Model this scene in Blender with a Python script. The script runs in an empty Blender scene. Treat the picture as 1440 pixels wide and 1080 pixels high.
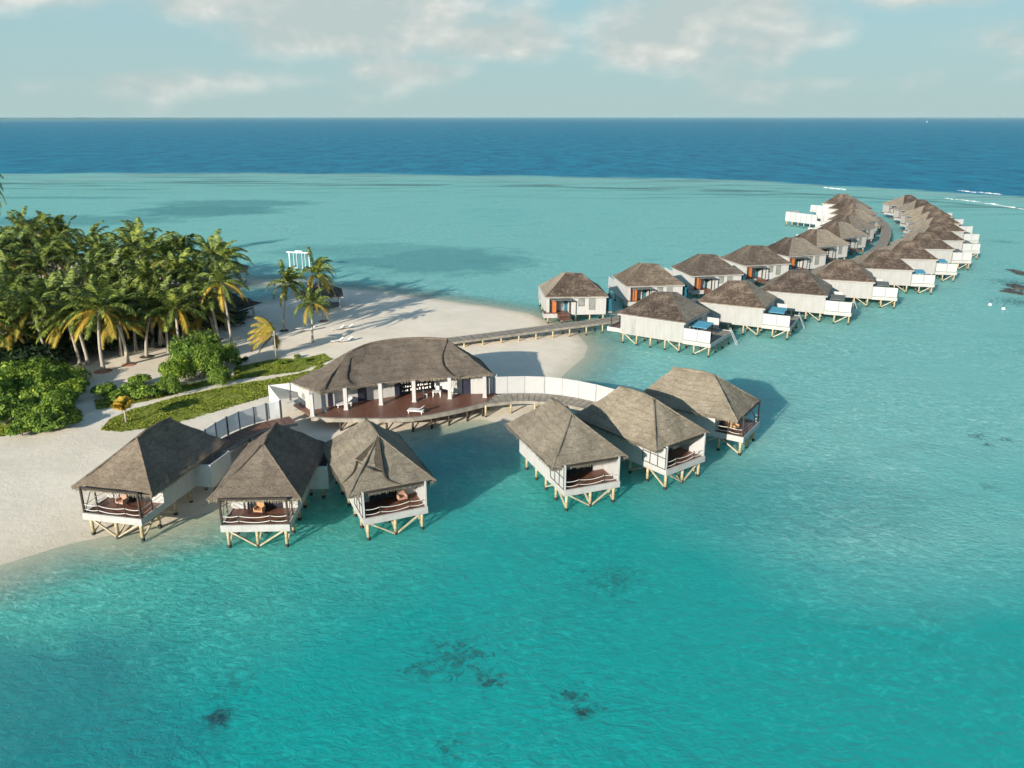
import bpy, math, random
from mathutils import Vector, noise
R=math.radians; PI=math.pi
random.seed(7)
sc=bpy.context.scene
COL=sc.collection
# ------------------------------------------------------------------ camera
FPX=1130.0; CAMH=35.0; PITCH=math.atan(376/FPX)
cd=bpy.data.cameras.new('camera'); cam=bpy.data.objects.new('camera',cd); COL.objects.link(cam)
cd.sensor_width=36; cd.lens=36*FPX/1440; cd.clip_start=.5; cd.clip_end=90000
cam.location=(0,0,CAMH); cam.rotation_euler=(PI/2-PITCH,0,0); sc.camera=cam
def G(px,py,z=0.0):
    """ground survey: photograph pixel -> world point at height z"""
    dx=(px-720)/FPX; dy=-(py-540)/FPX
    d=(dx, math.cos(PITCH)+dy*math.sin(PITCH), -math.sin(PITCH)+dy*math.cos(PITCH))
    t=(z-CAMH)/d[2]
    return Vector((d[0]*t,d[1]*t,z))
# ------------------------------------------------------------------ node helpers
def mat(name):
    m=bpy.data.materials.new(name); m.use_nodes=True
    nt=m.node_tree; nt.nodes.clear()
    out=nt.nodes.new('ShaderNodeOutputMaterial'); b=nt.nodes.new('ShaderNodeBsdfPrincipled')
    nt.links.new(b.outputs[0],out.inputs[0])
    return m,nt,b
def N(nt,t,**k):
    n=nt.nodes.new(t)
    for a,v in k.items(): setattr(n,a,v)
    return n
def L(nt,a,b): nt.links.new(a,b)
def noisen(nt,vec,scale,detail=4,rough=.55,dist=0):
    n=N(nt,'ShaderNodeTexNoise'); n.inputs['Scale'].default_value=scale; n.inputs['Detail'].default_value=detail
    n.inputs['Roughness'].default_value=rough; n.inputs['Distortion'].default_value=dist
    if vec is not None: L(nt,vec,n.inputs['Vector'])
    return n.outputs['Fac']
def ramp(nt,fac,stops,interp='LINEAR'):
    r=N(nt,'ShaderNodeValToRGB'); r.color_ramp.interpolation=interp
    e=r.color_ramp.elements
    while len(e)<len(stops): e.new(.5)
    for i,(p,c) in enumerate(stops):
        e[i].position=p
        e[i].color=(c[0],c[1],c[2],1) if isinstance(c,(tuple,list)) else (c,c,c,1)
    L(nt,fac,r.inputs[0]); return r.outputs[0]
def math_(nt,op,a,b=None,c=None,clamp=False):
    n=N(nt,'ShaderNodeMath',operation=op); n.use_clamp=clamp
    for i,v in enumerate((a,b,c)):
        if v is None: continue
        if isinstance(v,(int,float)): n.inputs[i].default_value=v
        else: L(nt,v,n.inputs[i])
    return n.outputs[0]
def mixc(nt,fac,a,b,bt='MIX'):
    n=N(nt,'ShaderNodeMix',data_type='RGBA',blend_type=bt)
    for i,v in ((0,fac),(6,a),(7,b)):
        if isinstance(v,(int,float)): n.inputs[i].default_value=v
        elif isinstance(v,(tuple,list)): n.inputs[i].default_value=(v[0],v[1],v[2],1)
        else: L(nt,v,n.inputs[i])
    return n.outputs[2]
def mapping(nt,src,scale=(1,1,1),rot=(0,0,0),loc=(0,0,0)):
    m=N(nt,'ShaderNodeMapping'); m.inputs['Scale'].default_value=scale; m.inputs['Rotation'].default_value=rot
    m.inputs['Location'].default_value=loc; L(nt,src,m.inputs['Vector']); return m.outputs[0]
def objco(nt): return N(nt,'ShaderNodeTexCoord').outputs['Object']
def bump(nt,h,b,strength=.5,dist=.05):
    n=N(nt,'ShaderNodeBump'); n.inputs['Strength'].default_value=strength; n.inputs['Distance'].default_value=dist
    L(nt,h,n.inputs['Height']); L(nt,n.outputs[0],b.inputs['Normal'])
def objrand(nt): return N(nt,'ShaderNodeObjectInfo').outputs['Random']
def S(*c):  # sRGB 0-255 -> linear
    return tuple(((v/255)/12.92 if v/255<=.04045 else ((v/255+.055)/1.055)**2.4) for v in c)
M={}
def simple(name,c1,c2,scale=1.5,rough=.7,bs=0.0,detail=5,spec=.3,stretch=(1,1,1)):
    m,nt,b=mat(name); co=mapping(nt,objco(nt),stretch)
    f=noisen(nt,co,scale,detail)
    col=ramp(nt,f,[(.32,c1),(.68,c2)]); L(nt,col,b.inputs['Base Color'])
    b.inputs['Roughness'].default_value=rough; b.inputs['Specular IOR Level'].default_value=spec
    if bs: bump(nt,noisen(nt,co,scale*6,4),b,bs,.03)
    M[name]=m; return m
def thatch(name,c1,c2,c3,streak=18,bs=.9,midk=.6,patk=.35):
    m,nt,b=mat(name); co=objco(nt)
    big=noisen(nt,co,.45,5,.6,.4); fine=noisen(nt,mapping(nt,co,(1,1,.6)),streak,5,.7)
    mid=noisen(nt,mapping(nt,co,(1,1,2.2)),2.6,6,.7,.8)
    rnd=objrand(nt)
    a=ramp(nt,big,[(.3,c1),(.5,c2),(.72,c3)])
    a=mixc(nt,math_(nt,'MULTIPLY',ramp(nt,mid,[(.42,0.0),(.6,1.0)]),midk),a,c1)
    pat=noisen(nt,mapping(nt,co,(1,1,1.5),(0,0,.4),(3,1,0)),1.1,7,.75,1.6)
    a=mixc(nt,math_(nt,'MULTIPLY',ramp(nt,pat,[(.53,0.0),(.6,1.0)]),patk),a,c3)
    a=mixc(nt,.55,a,ramp(nt,fine,[(.36,(.35,.35,.35)),(.64,(1.55,1.5,1.45))]),'MULTIPLY')
    a=mixc(nt,1.0,a,ramp(nt,rnd,[(0,(.78,.78,.8)),(1,(1.15,1.11,1.05))]),'MULTIPLY')
    sz=N(nt,'ShaderNodeSeparateXYZ'); L(nt,co,sz.inputs[0])
    crs=math_(nt,'FRACT',math_(nt,'ADD',math_(nt,'MULTIPLY',sz.outputs['Z'],2.1),math_(nt,'MULTIPLY',big,2.5)))
    a=mixc(nt,1.0,a,ramp(nt,crs,[(0,(.80,.79,.78)),(.25,(1,1,1)),(1,(1.06,1.06,1.06))]),'MULTIPLY')
    L(nt,a,b.inputs['Base Color']); b.inputs['Roughness'].default_value=.95; b.inputs['Specular IOR Level'].default_value=.1
    h=math_(nt,'ADD',math_(nt,'ADD',math_(nt,'MULTIPLY',fine,.5),mid),math_(nt,'MULTIPLY',crs,-.45)); bump(nt,h,b,bs,.12)
    M[name]=m
thatch('thatch',(.185,.16,.125),(.275,.245,.19),(.345,.31,.245))
thatch('thatch_old',(.145,.118,.092),(.215,.178,.14),(.285,.24,.19))
thatch('thatch_fringe',(.18,.155,.12),(.28,.245,.2),(.36,.315,.26),26,.4)
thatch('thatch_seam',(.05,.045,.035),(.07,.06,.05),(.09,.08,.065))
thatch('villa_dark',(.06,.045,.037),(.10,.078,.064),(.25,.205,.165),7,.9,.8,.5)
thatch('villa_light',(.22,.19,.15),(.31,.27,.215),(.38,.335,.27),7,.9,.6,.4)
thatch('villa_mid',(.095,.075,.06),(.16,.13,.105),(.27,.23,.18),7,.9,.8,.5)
simple('white_paint',(.42,.40,.375),(.49,.475,.45),1.1,.6,.12,stretch=(2.5,2.5,.35))
simple('white_wall',(.315,.305,.285),(.37,.36,.34),1.1,.6,.12,stretch=(2.5,2.5,.35))
simple('white_screen',(.41,.405,.395),(.45,.445,.435),.9,.5)
simple('fascia_white',(.36,.34,.32),(.45,.43,.405),1.2,.6)
simple('grey_wall',(.42,.43,.42),(.5,.5,.48),.8,.7)
simple('deck_brown',(.12,.052,.032),(.20,.085,.052),1.0,.42,.2,spec=.5,stretch=(8,1,1))
simple('deck_grey',(.2,.18,.15),(.3,.27,.22),1.2,.8,.3,stretch=(6,1,1))
simple('jetty_wood',(.22,.19,.15),(.36,.32,.26),1.3,.85,.3)
simple('dark_wood',(.03,.022,.018),(.06,.045,.035),3,.6,.1)
simple('post_wood',(.34,.25,.14),(.56,.45,.28),2.0,.8,.4,stretch=(1,1,2.5))
simple('post_foot',(.012,.012,.012),(.03,.03,.028),3,.6)
simple('brace_wood',(.36,.29,.18),(.52,.45,.32),2,.8)
simple('rope',(.62,.6,.55),(.78,.76,.7),8,.9)
simple('orange_paint',(.42,.125,.03),(.5,.16,.04),1.5,.5)
simple('teal_paint',(.01,.09,.13),(.02,.14,.19),1.5,.5)
simple('blue_canopy',(.07,.26,.38),(.10,.33,.44),1.5,.5)
simple('grey_canopy',(.10,.11,.10),(.16,.17,.15),1.5,.6)
simple('dark_interior',(.012,.014,.018),(.03,.032,.04),1.2,.5)
simple('door_dark',(.015,.015,.03),(.03,.03,.05),1.2,.35,spec=.5)
simple('metal_dark',(.03,.03,.032),(.05,.05,.05),4,.5)
simple('shutter',(.24,.24,.22),(.34,.34,.31),1.5,.6)
simple('tan_fabric',(.40,.22,.10),(.48,.28,.14),2,.8)
simple('pink_fabric',(.42,.24,.17),(.5,.31,.23),2,.8)
simple('white_fabric',(.72,.68,.63),(.78,.74,.7),2,.8)
simple('trunk',(.30,.26,.21),(.46,.41,.34),2.5,.9,.6,stretch=(1,1,5))
simple('soil_red',(.3,.13,.08),(.45,.22,.15),3,.95,.5)
simple('soil_dark',(.03,.025,.02),(.08,.06,.045),3,.95,.5)
simple('coral',(.03,.04,.04),(.14,.12,.09),1.2,.7,.8)
simple('buoy_white',(.75,.78,.75),(.8,.82,.8),2,.4)
simple('foam',(.7,.74,.74),(.85,.87,.86),3,.7)
simple('slat_white',(.78,.78,.76),(.84,.84,.82),1.2,.6)
# foliage
def leafmat(name,c1,c2,c3,trans=.25):
    m,nt,b=mat(name); 
    g=N(nt,'ShaderNodeNewGeometry')
    f=noisen(nt,objco(nt),1.1,3); 
    r=math_(nt,'ADD',math_(nt,'MULTIPLY',g.outputs['Random Per Island'],.5),math_(nt,'MULTIPLY',f,.5))
    a=ramp(nt,r,[(.25,c1),(.5,c2),(.75,c3)])
    a=mixc(nt,1.0,a,ramp(nt,objrand(nt),[(0,(.7,.78,.8)),(.5,(1,1,1)),(1,(1.2,1.12,.85))]),'MULTIPLY')
    L(nt,a,b.inputs['Base Color']); b.inputs['Roughness'].default_value=.5; b.inputs['Specular IOR Level'].default_value=.18
    out=[n for n in nt.nodes if n.type=='OUTPUT_MATERIAL'][0]
    t=N(nt,'ShaderNodeBsdfTranslucent'); L(nt,a,t.inputs[0]); mx=N(nt,'ShaderNodeMixShader'); mx.inputs[0].default_value=trans
    L(nt,b.outputs[0],mx.inputs[1]); L(nt,t.outputs[0],mx.inputs[2]); L(nt,mx.outputs[0],out.inputs[0])
    M[name]=m
leafmat('palm_leaf',(.022,.045,.012),(.10,.14,.028),(.29,.33,.07),.10)
leafmat('palm_yellow',(.20,.22,.04),(.42,.34,.055),(.55,.27,.05),.15)
leafmat('shrub_leaf',(.05,.11,.016),(.15,.25,.035),(.36,.45,.06))
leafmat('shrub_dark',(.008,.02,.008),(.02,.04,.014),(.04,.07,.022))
leafmat('ground_leaf',(.12,.18,.022),(.27,.33,.04),(.5,.48,.09))
simple('turf',(.15,.2,.04),(.36,.38,.09),.9,.95,.6,7)
# ------------------------------------------------------------------ mesh builder
class MB:
    def __init__(s): s.v=[]; s.f=[]; s.m=[]; s.mi=0; s.smooth=False
    def box(s,x0,x1,y0,y1,z0,z1):
        n=len(s.v); s.v+=[(x0,y0,z0),(x1,y0,z0),(x1,y1,z0),(x0,y1,z0),(x0,y0,z1),(x1,y0,z1),(x1,y1,z1),(x0,y1,z1)]
        for q in ((0,3,2,1),(4,5,6,7),(0,1,5,4),(1,2,6,5),(2,3,7,6),(3,0,4,7)): s.face([n+i for i in q])
        return s
    def face(s,q): s.f.append(tuple(q)); s.m.append(s.mi)
    def poly(s,pts):
        n=len(s.v); s.v+=[tuple(p) for p in pts]; s.face(range(n,n+len(pts)))
    def prism(s,pts,z0,z1):
        n=len(s.v); k=len(pts)
        s.v+=[(p[0],p[1],z0) for p in pts]+[(p[0],p[1],z1) for p in pts]
        s.face([n+i for i in reversed(range(k))]); s.face([n+k+i for i in range(k)])
        for i in range(k): j=(i+1)%k; s.face([n+i,n+j,n+k+j,n+k+i])
        return s
    def bar(s,a,b,w,h=None):
        """square bar from a to b"""
        a=Vector(a);b=Vector(b); h=h or w
        d=(b-a).normalized(); up=Vector((0,0,1)) if abs(d.z)<.95 else Vector((0,1,0))
        r=d.cross(up).normalized()*(w/2); u=r.cross(d).normalized()*(h/2)
        n=len(s.v)
        for c in (a,b):
            for k in (-r-u,r-u,r+u,-r+u): s.v.append(tuple(c+k))
        for q in ((0,1,2,3),(7,6,5,4),(0,4,5,1),(1,5,6,2),(2,6,7,3),(3,7,4,0)): s.face([n+i for i in q])
        return s
    def tube(s,pts,rad,sides=8,cap=True):
        pts=[Vector(p) for p in pts]; n=len(s.v); k=len(pts)
        for i,p in enumerate(pts):
            d=(pts[min(i+1,k-1)]-pts[max(i-1,0)]).normalized()
            up=Vector((0,0,1)) if abs(d.z)<.9 else Vector((0,1,0))
            r=d.cross(up).normalized(); u=r.cross(d).normalized()
            rr=rad[i] if isinstance(rad,(list,tuple)) else rad
            for j in range(sides):
                a=2*PI*j/sides; s.v.append(tuple(p+r*math.cos(a)*rr+u*math.sin(a)*rr))
        for i in range(k-1):
            for j in range(sides):
                j2=(j+1)%sides; s.face([n+i*sides+j,n+i*sides+j2,n+(i+1)*sides+j2,n+(i+1)*sides+j])
        if cap: s.face([n+j for j in reversed(range(sides))]); s.face([n+(k-1)*sides+j for j in range(sides)])
        return s
    def build(s,name,mats,parent=None,smooth=False):
        me=bpy.data.meshes.new(name); me.from_pydata(s.v,[],s.f)
        if not isinstance(mats,(list,tuple)): mats=[mats]
        for q in mats: me.materials.append(M[q])
        if len(mats)>1: me.polygons.foreach_set('material_index',s.m)
        if smooth: me.polygons.foreach_set('use_smooth',[True]*len(me.polygons))
        me.update()
        o=bpy.data.objects.new(name,me); COL.objects.link(o)
        if parent is not None: o.parent=parent
        return o
def thing(name,label,cat,loc=(0,0,0),rz=0,group=None):
    o=bpy.data.objects.new(name,None); COL.objects.link(o); o.empty_display_size=.5
    o.location=loc; o.rotation_euler=(0,0,rz); o['label']=label; o['category']=cat
    if group: o['group']=group
    return o
def tag(o,label=None,cat=None,group=None,kind=None):
    for k,v in (('label',label),('category',cat),('group',group),('kind',kind)):
        if v: o[k]=v
    return o
KIDS={}
def children(o): return [c for c in o.children]
def copytree(o,loc,rz,scale=1.0,label=None):
    r=o.copy(); COL.objects.link(r); r.location=loc; r.rotation_euler=(0,0,rz)
    r.scale=(scale,scale,scale) if not isinstance(scale,tuple) else scale
    if label: r['label']=label
    for ch in list(o.children):
        c=ch.copy(); COL.objects.link(c); c.parent=r
        for g in list(ch.children):
            d=g.copy(); COL.objects.link(d); d.parent=c
    return r
ORD=['first','second','third','fourth','fifth','sixth','seventh','eighth','ninth','tenth','eleventh','twelfth','thirteenth','fourteenth','fifteenth','sixteenth','seventeenth','eighteenth','nineteenth','twentieth','twenty-first','twenty-second','twenty-third','twenty-fourth','twenty-fifth','twenty-sixth']
def nz(p,s=1.0): return noise.noise(Vector(p)*s)
def offset_line(pts,d):
    out=[]
    for i,p in enumerate(pts):
        a=Vector(pts[max(i-1,0)]); b=Vector(pts[min(i+1,len(pts)-1)]); t=(b-a).normalized(); out.append((p[0]-t.y*d,p[1]+t.x*d))
    return out
def smooth_line(pts,n=6):
    out=[]
    P=[Vector(p) for p in pts]
    for i in range(len(P)-1):
        p0=P[max(i-1,0)];p1=P[i];p2=P[i+1];p3=P[min(i+2,len(P)-1)]
        for k in range(n):
            t=k/n; q=.5*((2*p1)+(-p0+p2)*t+(2*p0-5*p1+4*p2-p3)*t*t+(-p0+3*p1-3*p2+p3)*t**3); out.append(tuple(q))
    out.append(tuple(P[-1])); return out
# ------------------------------------------------------------------ thatched roof surfaces
def patch(mb,a,b,c,d,nu,nv,amp,seed,lip=0.0):
    """a,b along the eave, c,d along the top (c above b, d above a); lumpy thatch grid"""
    a,b,c,d=[Vector(q) for q in (a,b,c,d)]
    n=len(mb.v)
    for j in range(nv+1):
        t=j/nv
        for i in range(nu+1):
            u=i/nu; p=a.lerp(b,u).lerp(d.lerp(c,u),t)
            q=p+Vector((seed,seed*.7,0))
            z=amp*(nz(q,.55)*1.3+nz(q,1.7)*.6+nz(q,4.1)*.25)
            z-=math.sin(PI*t)*.10   # slight sag
            mb.v.append((p.x,p.y,p.z+z))
    for j in range(nv):
        for i in range(nu):
            k=n+j*(nu+1)+i; mb.face([k,k+1,k+nu+2,k+nu+1])
def skirt(mb,ring,drop,inset=.25):
    k=len(ring); cx=sum(p[0] for p in ring)/k; cy=sum(p[1] for p in ring)/k
    for i in range(k):
        a=Vector(ring[i]); b=Vector(ring[(i+1)%k]); seg=max(2,int((b-a).length/.5))
        for s in range(seg):
            p=a.lerp(b,s/seg); q=a.lerp(b,(s+1)/seg)
            def low(r,o):
                v=Vector((cx-r.x,cy-r.y,0)).normalized()*inset
                return (r.x+v.x,r.y+v.y,r.z-drop+.05*nz((r.x*2,r.y*2,o)))
            mb.poly([(p.x,p.y,p.z+.03),low(p,0),low(q,0),(q.x,q.y,q.z+.03)])
    mb.poly([(p[0]+(cx-p[0])*.04,p[1]+(cy-p[1])*.04,p[2]-drop*.6) for p in ring])
def fringe(ring,drop=.42,step=.085,seed=1):
    mb=MB(); rnd=random.Random(seed); k=len(ring)
    cx=sum(p[0] for p in ring)/k; cy=sum(p[1] for p in ring)/k
    for i in range(k):
        a=Vector(ring[i]); b=Vector(ring[(i+1)%k]); ln=(b-a).length; d=(b-a).normalized()
        out=Vector((d.y,-d.x,0)); 
        if out.dot(Vector((cx,cy,0))-a.lerp(b,.5).xy.to_3d())>0: out=-out
        for s in range(int(ln/step)):
            p=a+d*((s+rnd.random())*step); w=rnd.uniform(.04,.09); h=drop*rnd.uniform(.55,1.25)*(1+.35*nz((p.x,p.y,seed),.9))
            o1=out*rnd.uniform(-.02,.08); o2=out*rnd.uniform(-.14,.06)
            t=d*rnd.uniform(-.08,.08)
            q=p+o1
            mb.poly([q+Vector((0,0,.06)),q+d*w+Vector((0,0,.06)),q+d*w*.6+t+o2+Vector((0,0,-h)),q+t+o2+Vector((0,0,-h*.93))])
    return mb
# ------------------------------------------------------------------ treatment huts (front arc)
def post(mb,x,y,z0,z1,r=.15,feet=True):
    mb.mi=0; mb.tube([(x,y,z1),(x,y,z0+.28)],r,8)
    mb.mi=1; mb.tube([(x,y,z0+.3),(x,y,z0-.6)],r*1.18,8); mb.mi=0
def swag(mb,a,b,sag,r=.035,n=10):
    a=Vector(a);b=Vector(b)
    mb.tube([a.lerp(b,i/n)-Vector((0,0,sag*4*(i/n)*(1-i/n))) for i in range(n+1)],r,6)
def make_hut(name,label,loc,rz,seed,th='thatch',side_screens=False,box_side=1,seam=False,chair='tan_fabric',dark_posts=True):
    t=thing(name,label,'hut',loc,rz,'thatched treatment huts on stilts in the near arc')
    e=[(-3.95,.45,4.42),(3.95,.45,4.42),(3.95,12.8,4.42),(-3.95,12.8,4.42)]
    r0=(0,4.7,7.8); r1=(0,9.5,7.8)
    mb=MB()
    patch(mb,e[0],e[1],r0,r0,22,14,.13,seed); patch(mb,e[2],e[3],r1,r1,22,14,.13,seed)
    patch(mb,e[1],e[2],r1,r0,30,14,.13,seed); patch(mb,e[3],e[0],r0,r1,30,14,.13,seed)
    skirt(mb,e,.3)
    roof=mb.build('roof',th,t,True)
    for p in roof.data.polygons[-60:]: pass
    fringe(e,.3,.07,seed).build('eave_fringe','thatch_fringe',roof)
    cap=MB(); 
    cap.tube([(0,4.5,7.75),(0,6,7.87),(0,8,7.85),(0,9.7,7.75)],[.1,.17,.17,.1],8)
    for ex in (e[0],e[1]): cap.tube([Vector(ex).lerp(Vector(r0),k/5)+Vector((0,0,.0-math.sin(PI*k/5)*.06)) for k in range(6)],[.09]*6,6)
    cap.build('ridge_cap',th,roof,True)
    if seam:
        sm=MB()
        def on_left(u,v,dz=.06):   # u along y 0..1, v up slope
            a=Vector(e[0]).lerp(Vector(e[3]),u); b=Vector(r0).lerp(Vector(r1),u)
            # front face blend
            return a.lerp(b,v)+Vector((0,0,dz))
        def on_front(u,v,dz=.08): return Vector(e[0]).lerp(Vector(e[1]),u).lerp(Vector(r0),v)+Vector((0,0,dz))
        A=on_front(.5,.80); B=on_left(.22,.42); C=on_front(.42,.30)
        A=on_front(.40,.93,.0); 
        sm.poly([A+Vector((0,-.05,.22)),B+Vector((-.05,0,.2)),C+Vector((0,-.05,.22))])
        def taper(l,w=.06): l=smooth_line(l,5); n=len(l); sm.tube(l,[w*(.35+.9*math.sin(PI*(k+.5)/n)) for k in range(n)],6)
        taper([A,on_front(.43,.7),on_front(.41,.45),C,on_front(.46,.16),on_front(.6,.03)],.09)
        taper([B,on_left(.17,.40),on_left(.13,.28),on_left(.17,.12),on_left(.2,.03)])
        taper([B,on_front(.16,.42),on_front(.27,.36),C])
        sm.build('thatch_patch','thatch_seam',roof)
    # platform
    f=MB(); f.box(-2.9,2.9,-.05,.12,1.68,2.3); f.box(-2.9,-2.75,.12,3.2,1.68,2.3); f.box(2.75,2.9,.12,3.2,1.68,2.3)
    f.build('fascia','fascia_white',t)
    d=MB(); d.box(-2.75,2.75,.12,3.2,1.95,2.22); d.build('veranda_floor','deck_brown',t)
    w=MB()
    w.box(-2.9,-2.72,3.2,11.2,1.66,5.0); w.box(2.72,2.9,3.2,11.2,1.66,5.0); w.box(-2.72,2.72,11.05,11.2,1.66,5.0)
    w.box(-2.72,-1.5,3.2,3.35,2.2,5.0); w.box(1.6,2.72,3.2,3.35,2.2,5.0); w.box(-1.5,1.6,3.2,3.35,4.5,5.0); w.box(-2.72,2.72,3.4,11.05,1.7,2.0)
    w.build('wall','white_paint',t)
    g=MB(); g.box(-1.5,1.6,3.24,3.3,2.2,4.5); gl=g.build('glass_door','dark_interior',t)
    g=MB()
    for x in (-1.5,-.5,.55,1.55): g.box(x,x+.07,3.17,3.24,2.2,4.5)
    g.build('door_frame','dark_wood',gl)
    # dark inner lining of veranda sides
    for sx in (-1,1):
        if side_screens:
            p=MB(); x=2.86*sx
            p.box(min(x,x-.06*sx),max(x,x-.06*sx),.15,3.15,2.3,4.55)
            sp=p.build('side_screen','white_screen',t)
            q=MB(); 
            for y in (.1,1.12,2.12,3.12): q.box(x-.05,x+.05,y,y+.07,2.3,4.6)
            for z in (2.28,3.4,4.5): q.box(x-.045,x+.045,.1,3.15,z,z+.06)
            q.build('mullion','dark_wood',sp)
        for y in (.05,):
            q=MB(); q.box(2.78*sx-.08,2.78*sx+.08,y,y+.16,2.2,4.75); q.build('corner_post','dark_wood' if dark_posts else 'white_paint',t)
        if not side_screens:
            q=MB(); q.bar((2.78*sx,.2,2.3),(2.78*sx,1.7,4.6),.06); q.box(2.78*sx-.05,2.78*sx+.05,1.65,1.77,2.2,4.7); q.build('side_brace','dark_wood',t)
    b=MB(); b.box(-2.85,2.85,.1,.25,4.55,4.72); b.build('lintel','dark_wood',t)
    # rope rails
    px=[-2.72,-1.35,1.3,2.72]
    for x in px[1:3]:
        q=MB(); q.box(x-.035,x+.035,.1,.18,2.25,3.2); q.build('rail_post','dark_wood',t)
    for z in (2.62,3.08):
        q=MB()
        for a,bx in zip(px,px[1:]): swag(q,(a,.14,z),(bx,.14,z),.17 if bx-a>2 else .1,.027)
        if not side_screens:
            for sx in (-1,1): swag(q,(2.72*sx,.14,z),(2.72*sx,1.7,z),.1,.027); swag(q,(2.72*sx,1.7,z),(2.72*sx,3.2,z),.08,.027)
        q.build('rope_rail','rope',t)
    # stilts
    for y in (.35,2.75,5.15,7.6,10.2):
        for x in (-2.45,0,2.45):
            if y>3 and x==0: continue
            q=MB(); post(q,x,y,0,1.9); q.build('stilt',['post_wood','post_foot'],t,True)
    for a,bb in (((-2.3,.3,1.6),(-.1,.3,.15)),((2.3,.3,1.6),(.1,.3,.15)),((-2.45,.4,.2),(-2.45,2.7,1.6)),((2.45,.4,.2),(2.45,2.7,1.6)),((-2.45,5.2,.3),(-2.45,2.8,1.6)),((2.45,5.2,.3),(2.45,2.8,1.6)),((0,.4,.2),(0,2.7,1.6))):
        q=MB(); q.bar(a,bb,.13); q.build('brace','brace_wood',t)
    # courtyard box at the back
    if box_side:
        s=box_side; q=MB()
        x0,x1=2.9*s,4.7*s
        q.box(min(x0,x1),max(x0,x1),8.0,8.12,1.7,4.0); q.box(min(x1,x1-.12*s),max(x1,x1-.12*s),8.12,11.4,1.7,4.0); q.box(min(x0,x1),max(x0,x1),11.4,11.5,1.7,4.0)
        q.box(min(x0,x1-.12*s),max(x0,x1-.12*s),8.12,11.4,1.7,1.95); q.build('courtyard_wall','grey_wall',t)
        q=MB(); post(q,3.8*s,9.6,0,1.8); q.build('stilt',['post_wood','post_foot'],t,True)
    return t
def armchair(name,label,hutloc,rz,lx,ly,fab):
    c,s=math.cos(rz),math.sin(rz)
    loc=(hutloc[0]+c*lx-s*ly,hutloc[1]+s*lx+c*ly,2.22)
    t=thing(name,label,'armchair',loc,rz+random.uniform(-.3,.3),'armchairs on the hut verandas'); t.scale=(.82,.82,.82)
    q=MB(); q.box(-.42,.42,-.4,.4,.3,.5); q.build('seat',fab,t)
    q=MB(); q.box(-.42,.42,.3,.44,.5,1.15); q.build('backrest',fab,t)
    for sx in (-1,1):
        q=MB(); q.box(sx*.44-.06,sx*.44+.06,-.4,.4,.3,.75); q.build('armrest',fab,t)
        for y in (-.33,.33): q=MB(); q.box(sx*.38-.03,sx*.38+.03,y-.03,y+.03,0,.3); q.build('leg','dark_wood',t)
    return t
HUTS=[((-34.55,62.2),-12,dict(label='thatched stilt hut nearest the beach, its stilts over wet sand, leftmost of the arc',box_side=1,th='thatch_old')),
      ((-21.7,60.6),1.8,dict(label='thatched stilt hut second from the left, one roof side in deep shade, facing straight out',box_side=1,th='thatch_old')),
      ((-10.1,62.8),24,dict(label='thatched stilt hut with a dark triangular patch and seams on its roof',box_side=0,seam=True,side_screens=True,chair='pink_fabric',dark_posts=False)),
      ((7.5,68.2),21,dict(label='thatched stilt hut with a long white left wall and white framed veranda screens',box_side=0,side_screens=True,dark_posts=False)),
      ((17.3,73.4),37.5,dict(label='thatched stilt hut seen corner on between the long walled hut and the rightmost hut',box_side=0,side_screens=True,dark_posts=False)),
      ((26.4,82.5),57,dict(label='thatched stilt hut farthest right and farthest back of the arc, half behind its neighbour',box_side=0))]
huts=[]
for i,(p,a,k) in enumerate(HUTS):
    fab=k.pop('chair','tan_fabric'); lab=k.pop('label')
    huts.append(make_hut('stilt_hut',lab,(p[0],p[1],0),R(a),i*3.7+1,**k))
for i,lx,ly,fab,lb in ((0,-.6,2.2,'pink_fabric','pinkish armchair on the veranda of the leftmost stilt hut'),(1,-.2,2.3,'tan_fabric','yellowish tan armchair on the veranda of the second stilt hut from the left'),
                       (2,1.2,2.2,'pink_fabric','pink armchair on the veranda of the hut with the patched roof'),(5,-.9,1.6,'tan_fabric','tan armchair on the veranda of the rightmost stilt hut')):
    armchair('armchair',lb,HUTS[i][0],R(HUTS[i][1]),lx,ly,fab)
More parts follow.
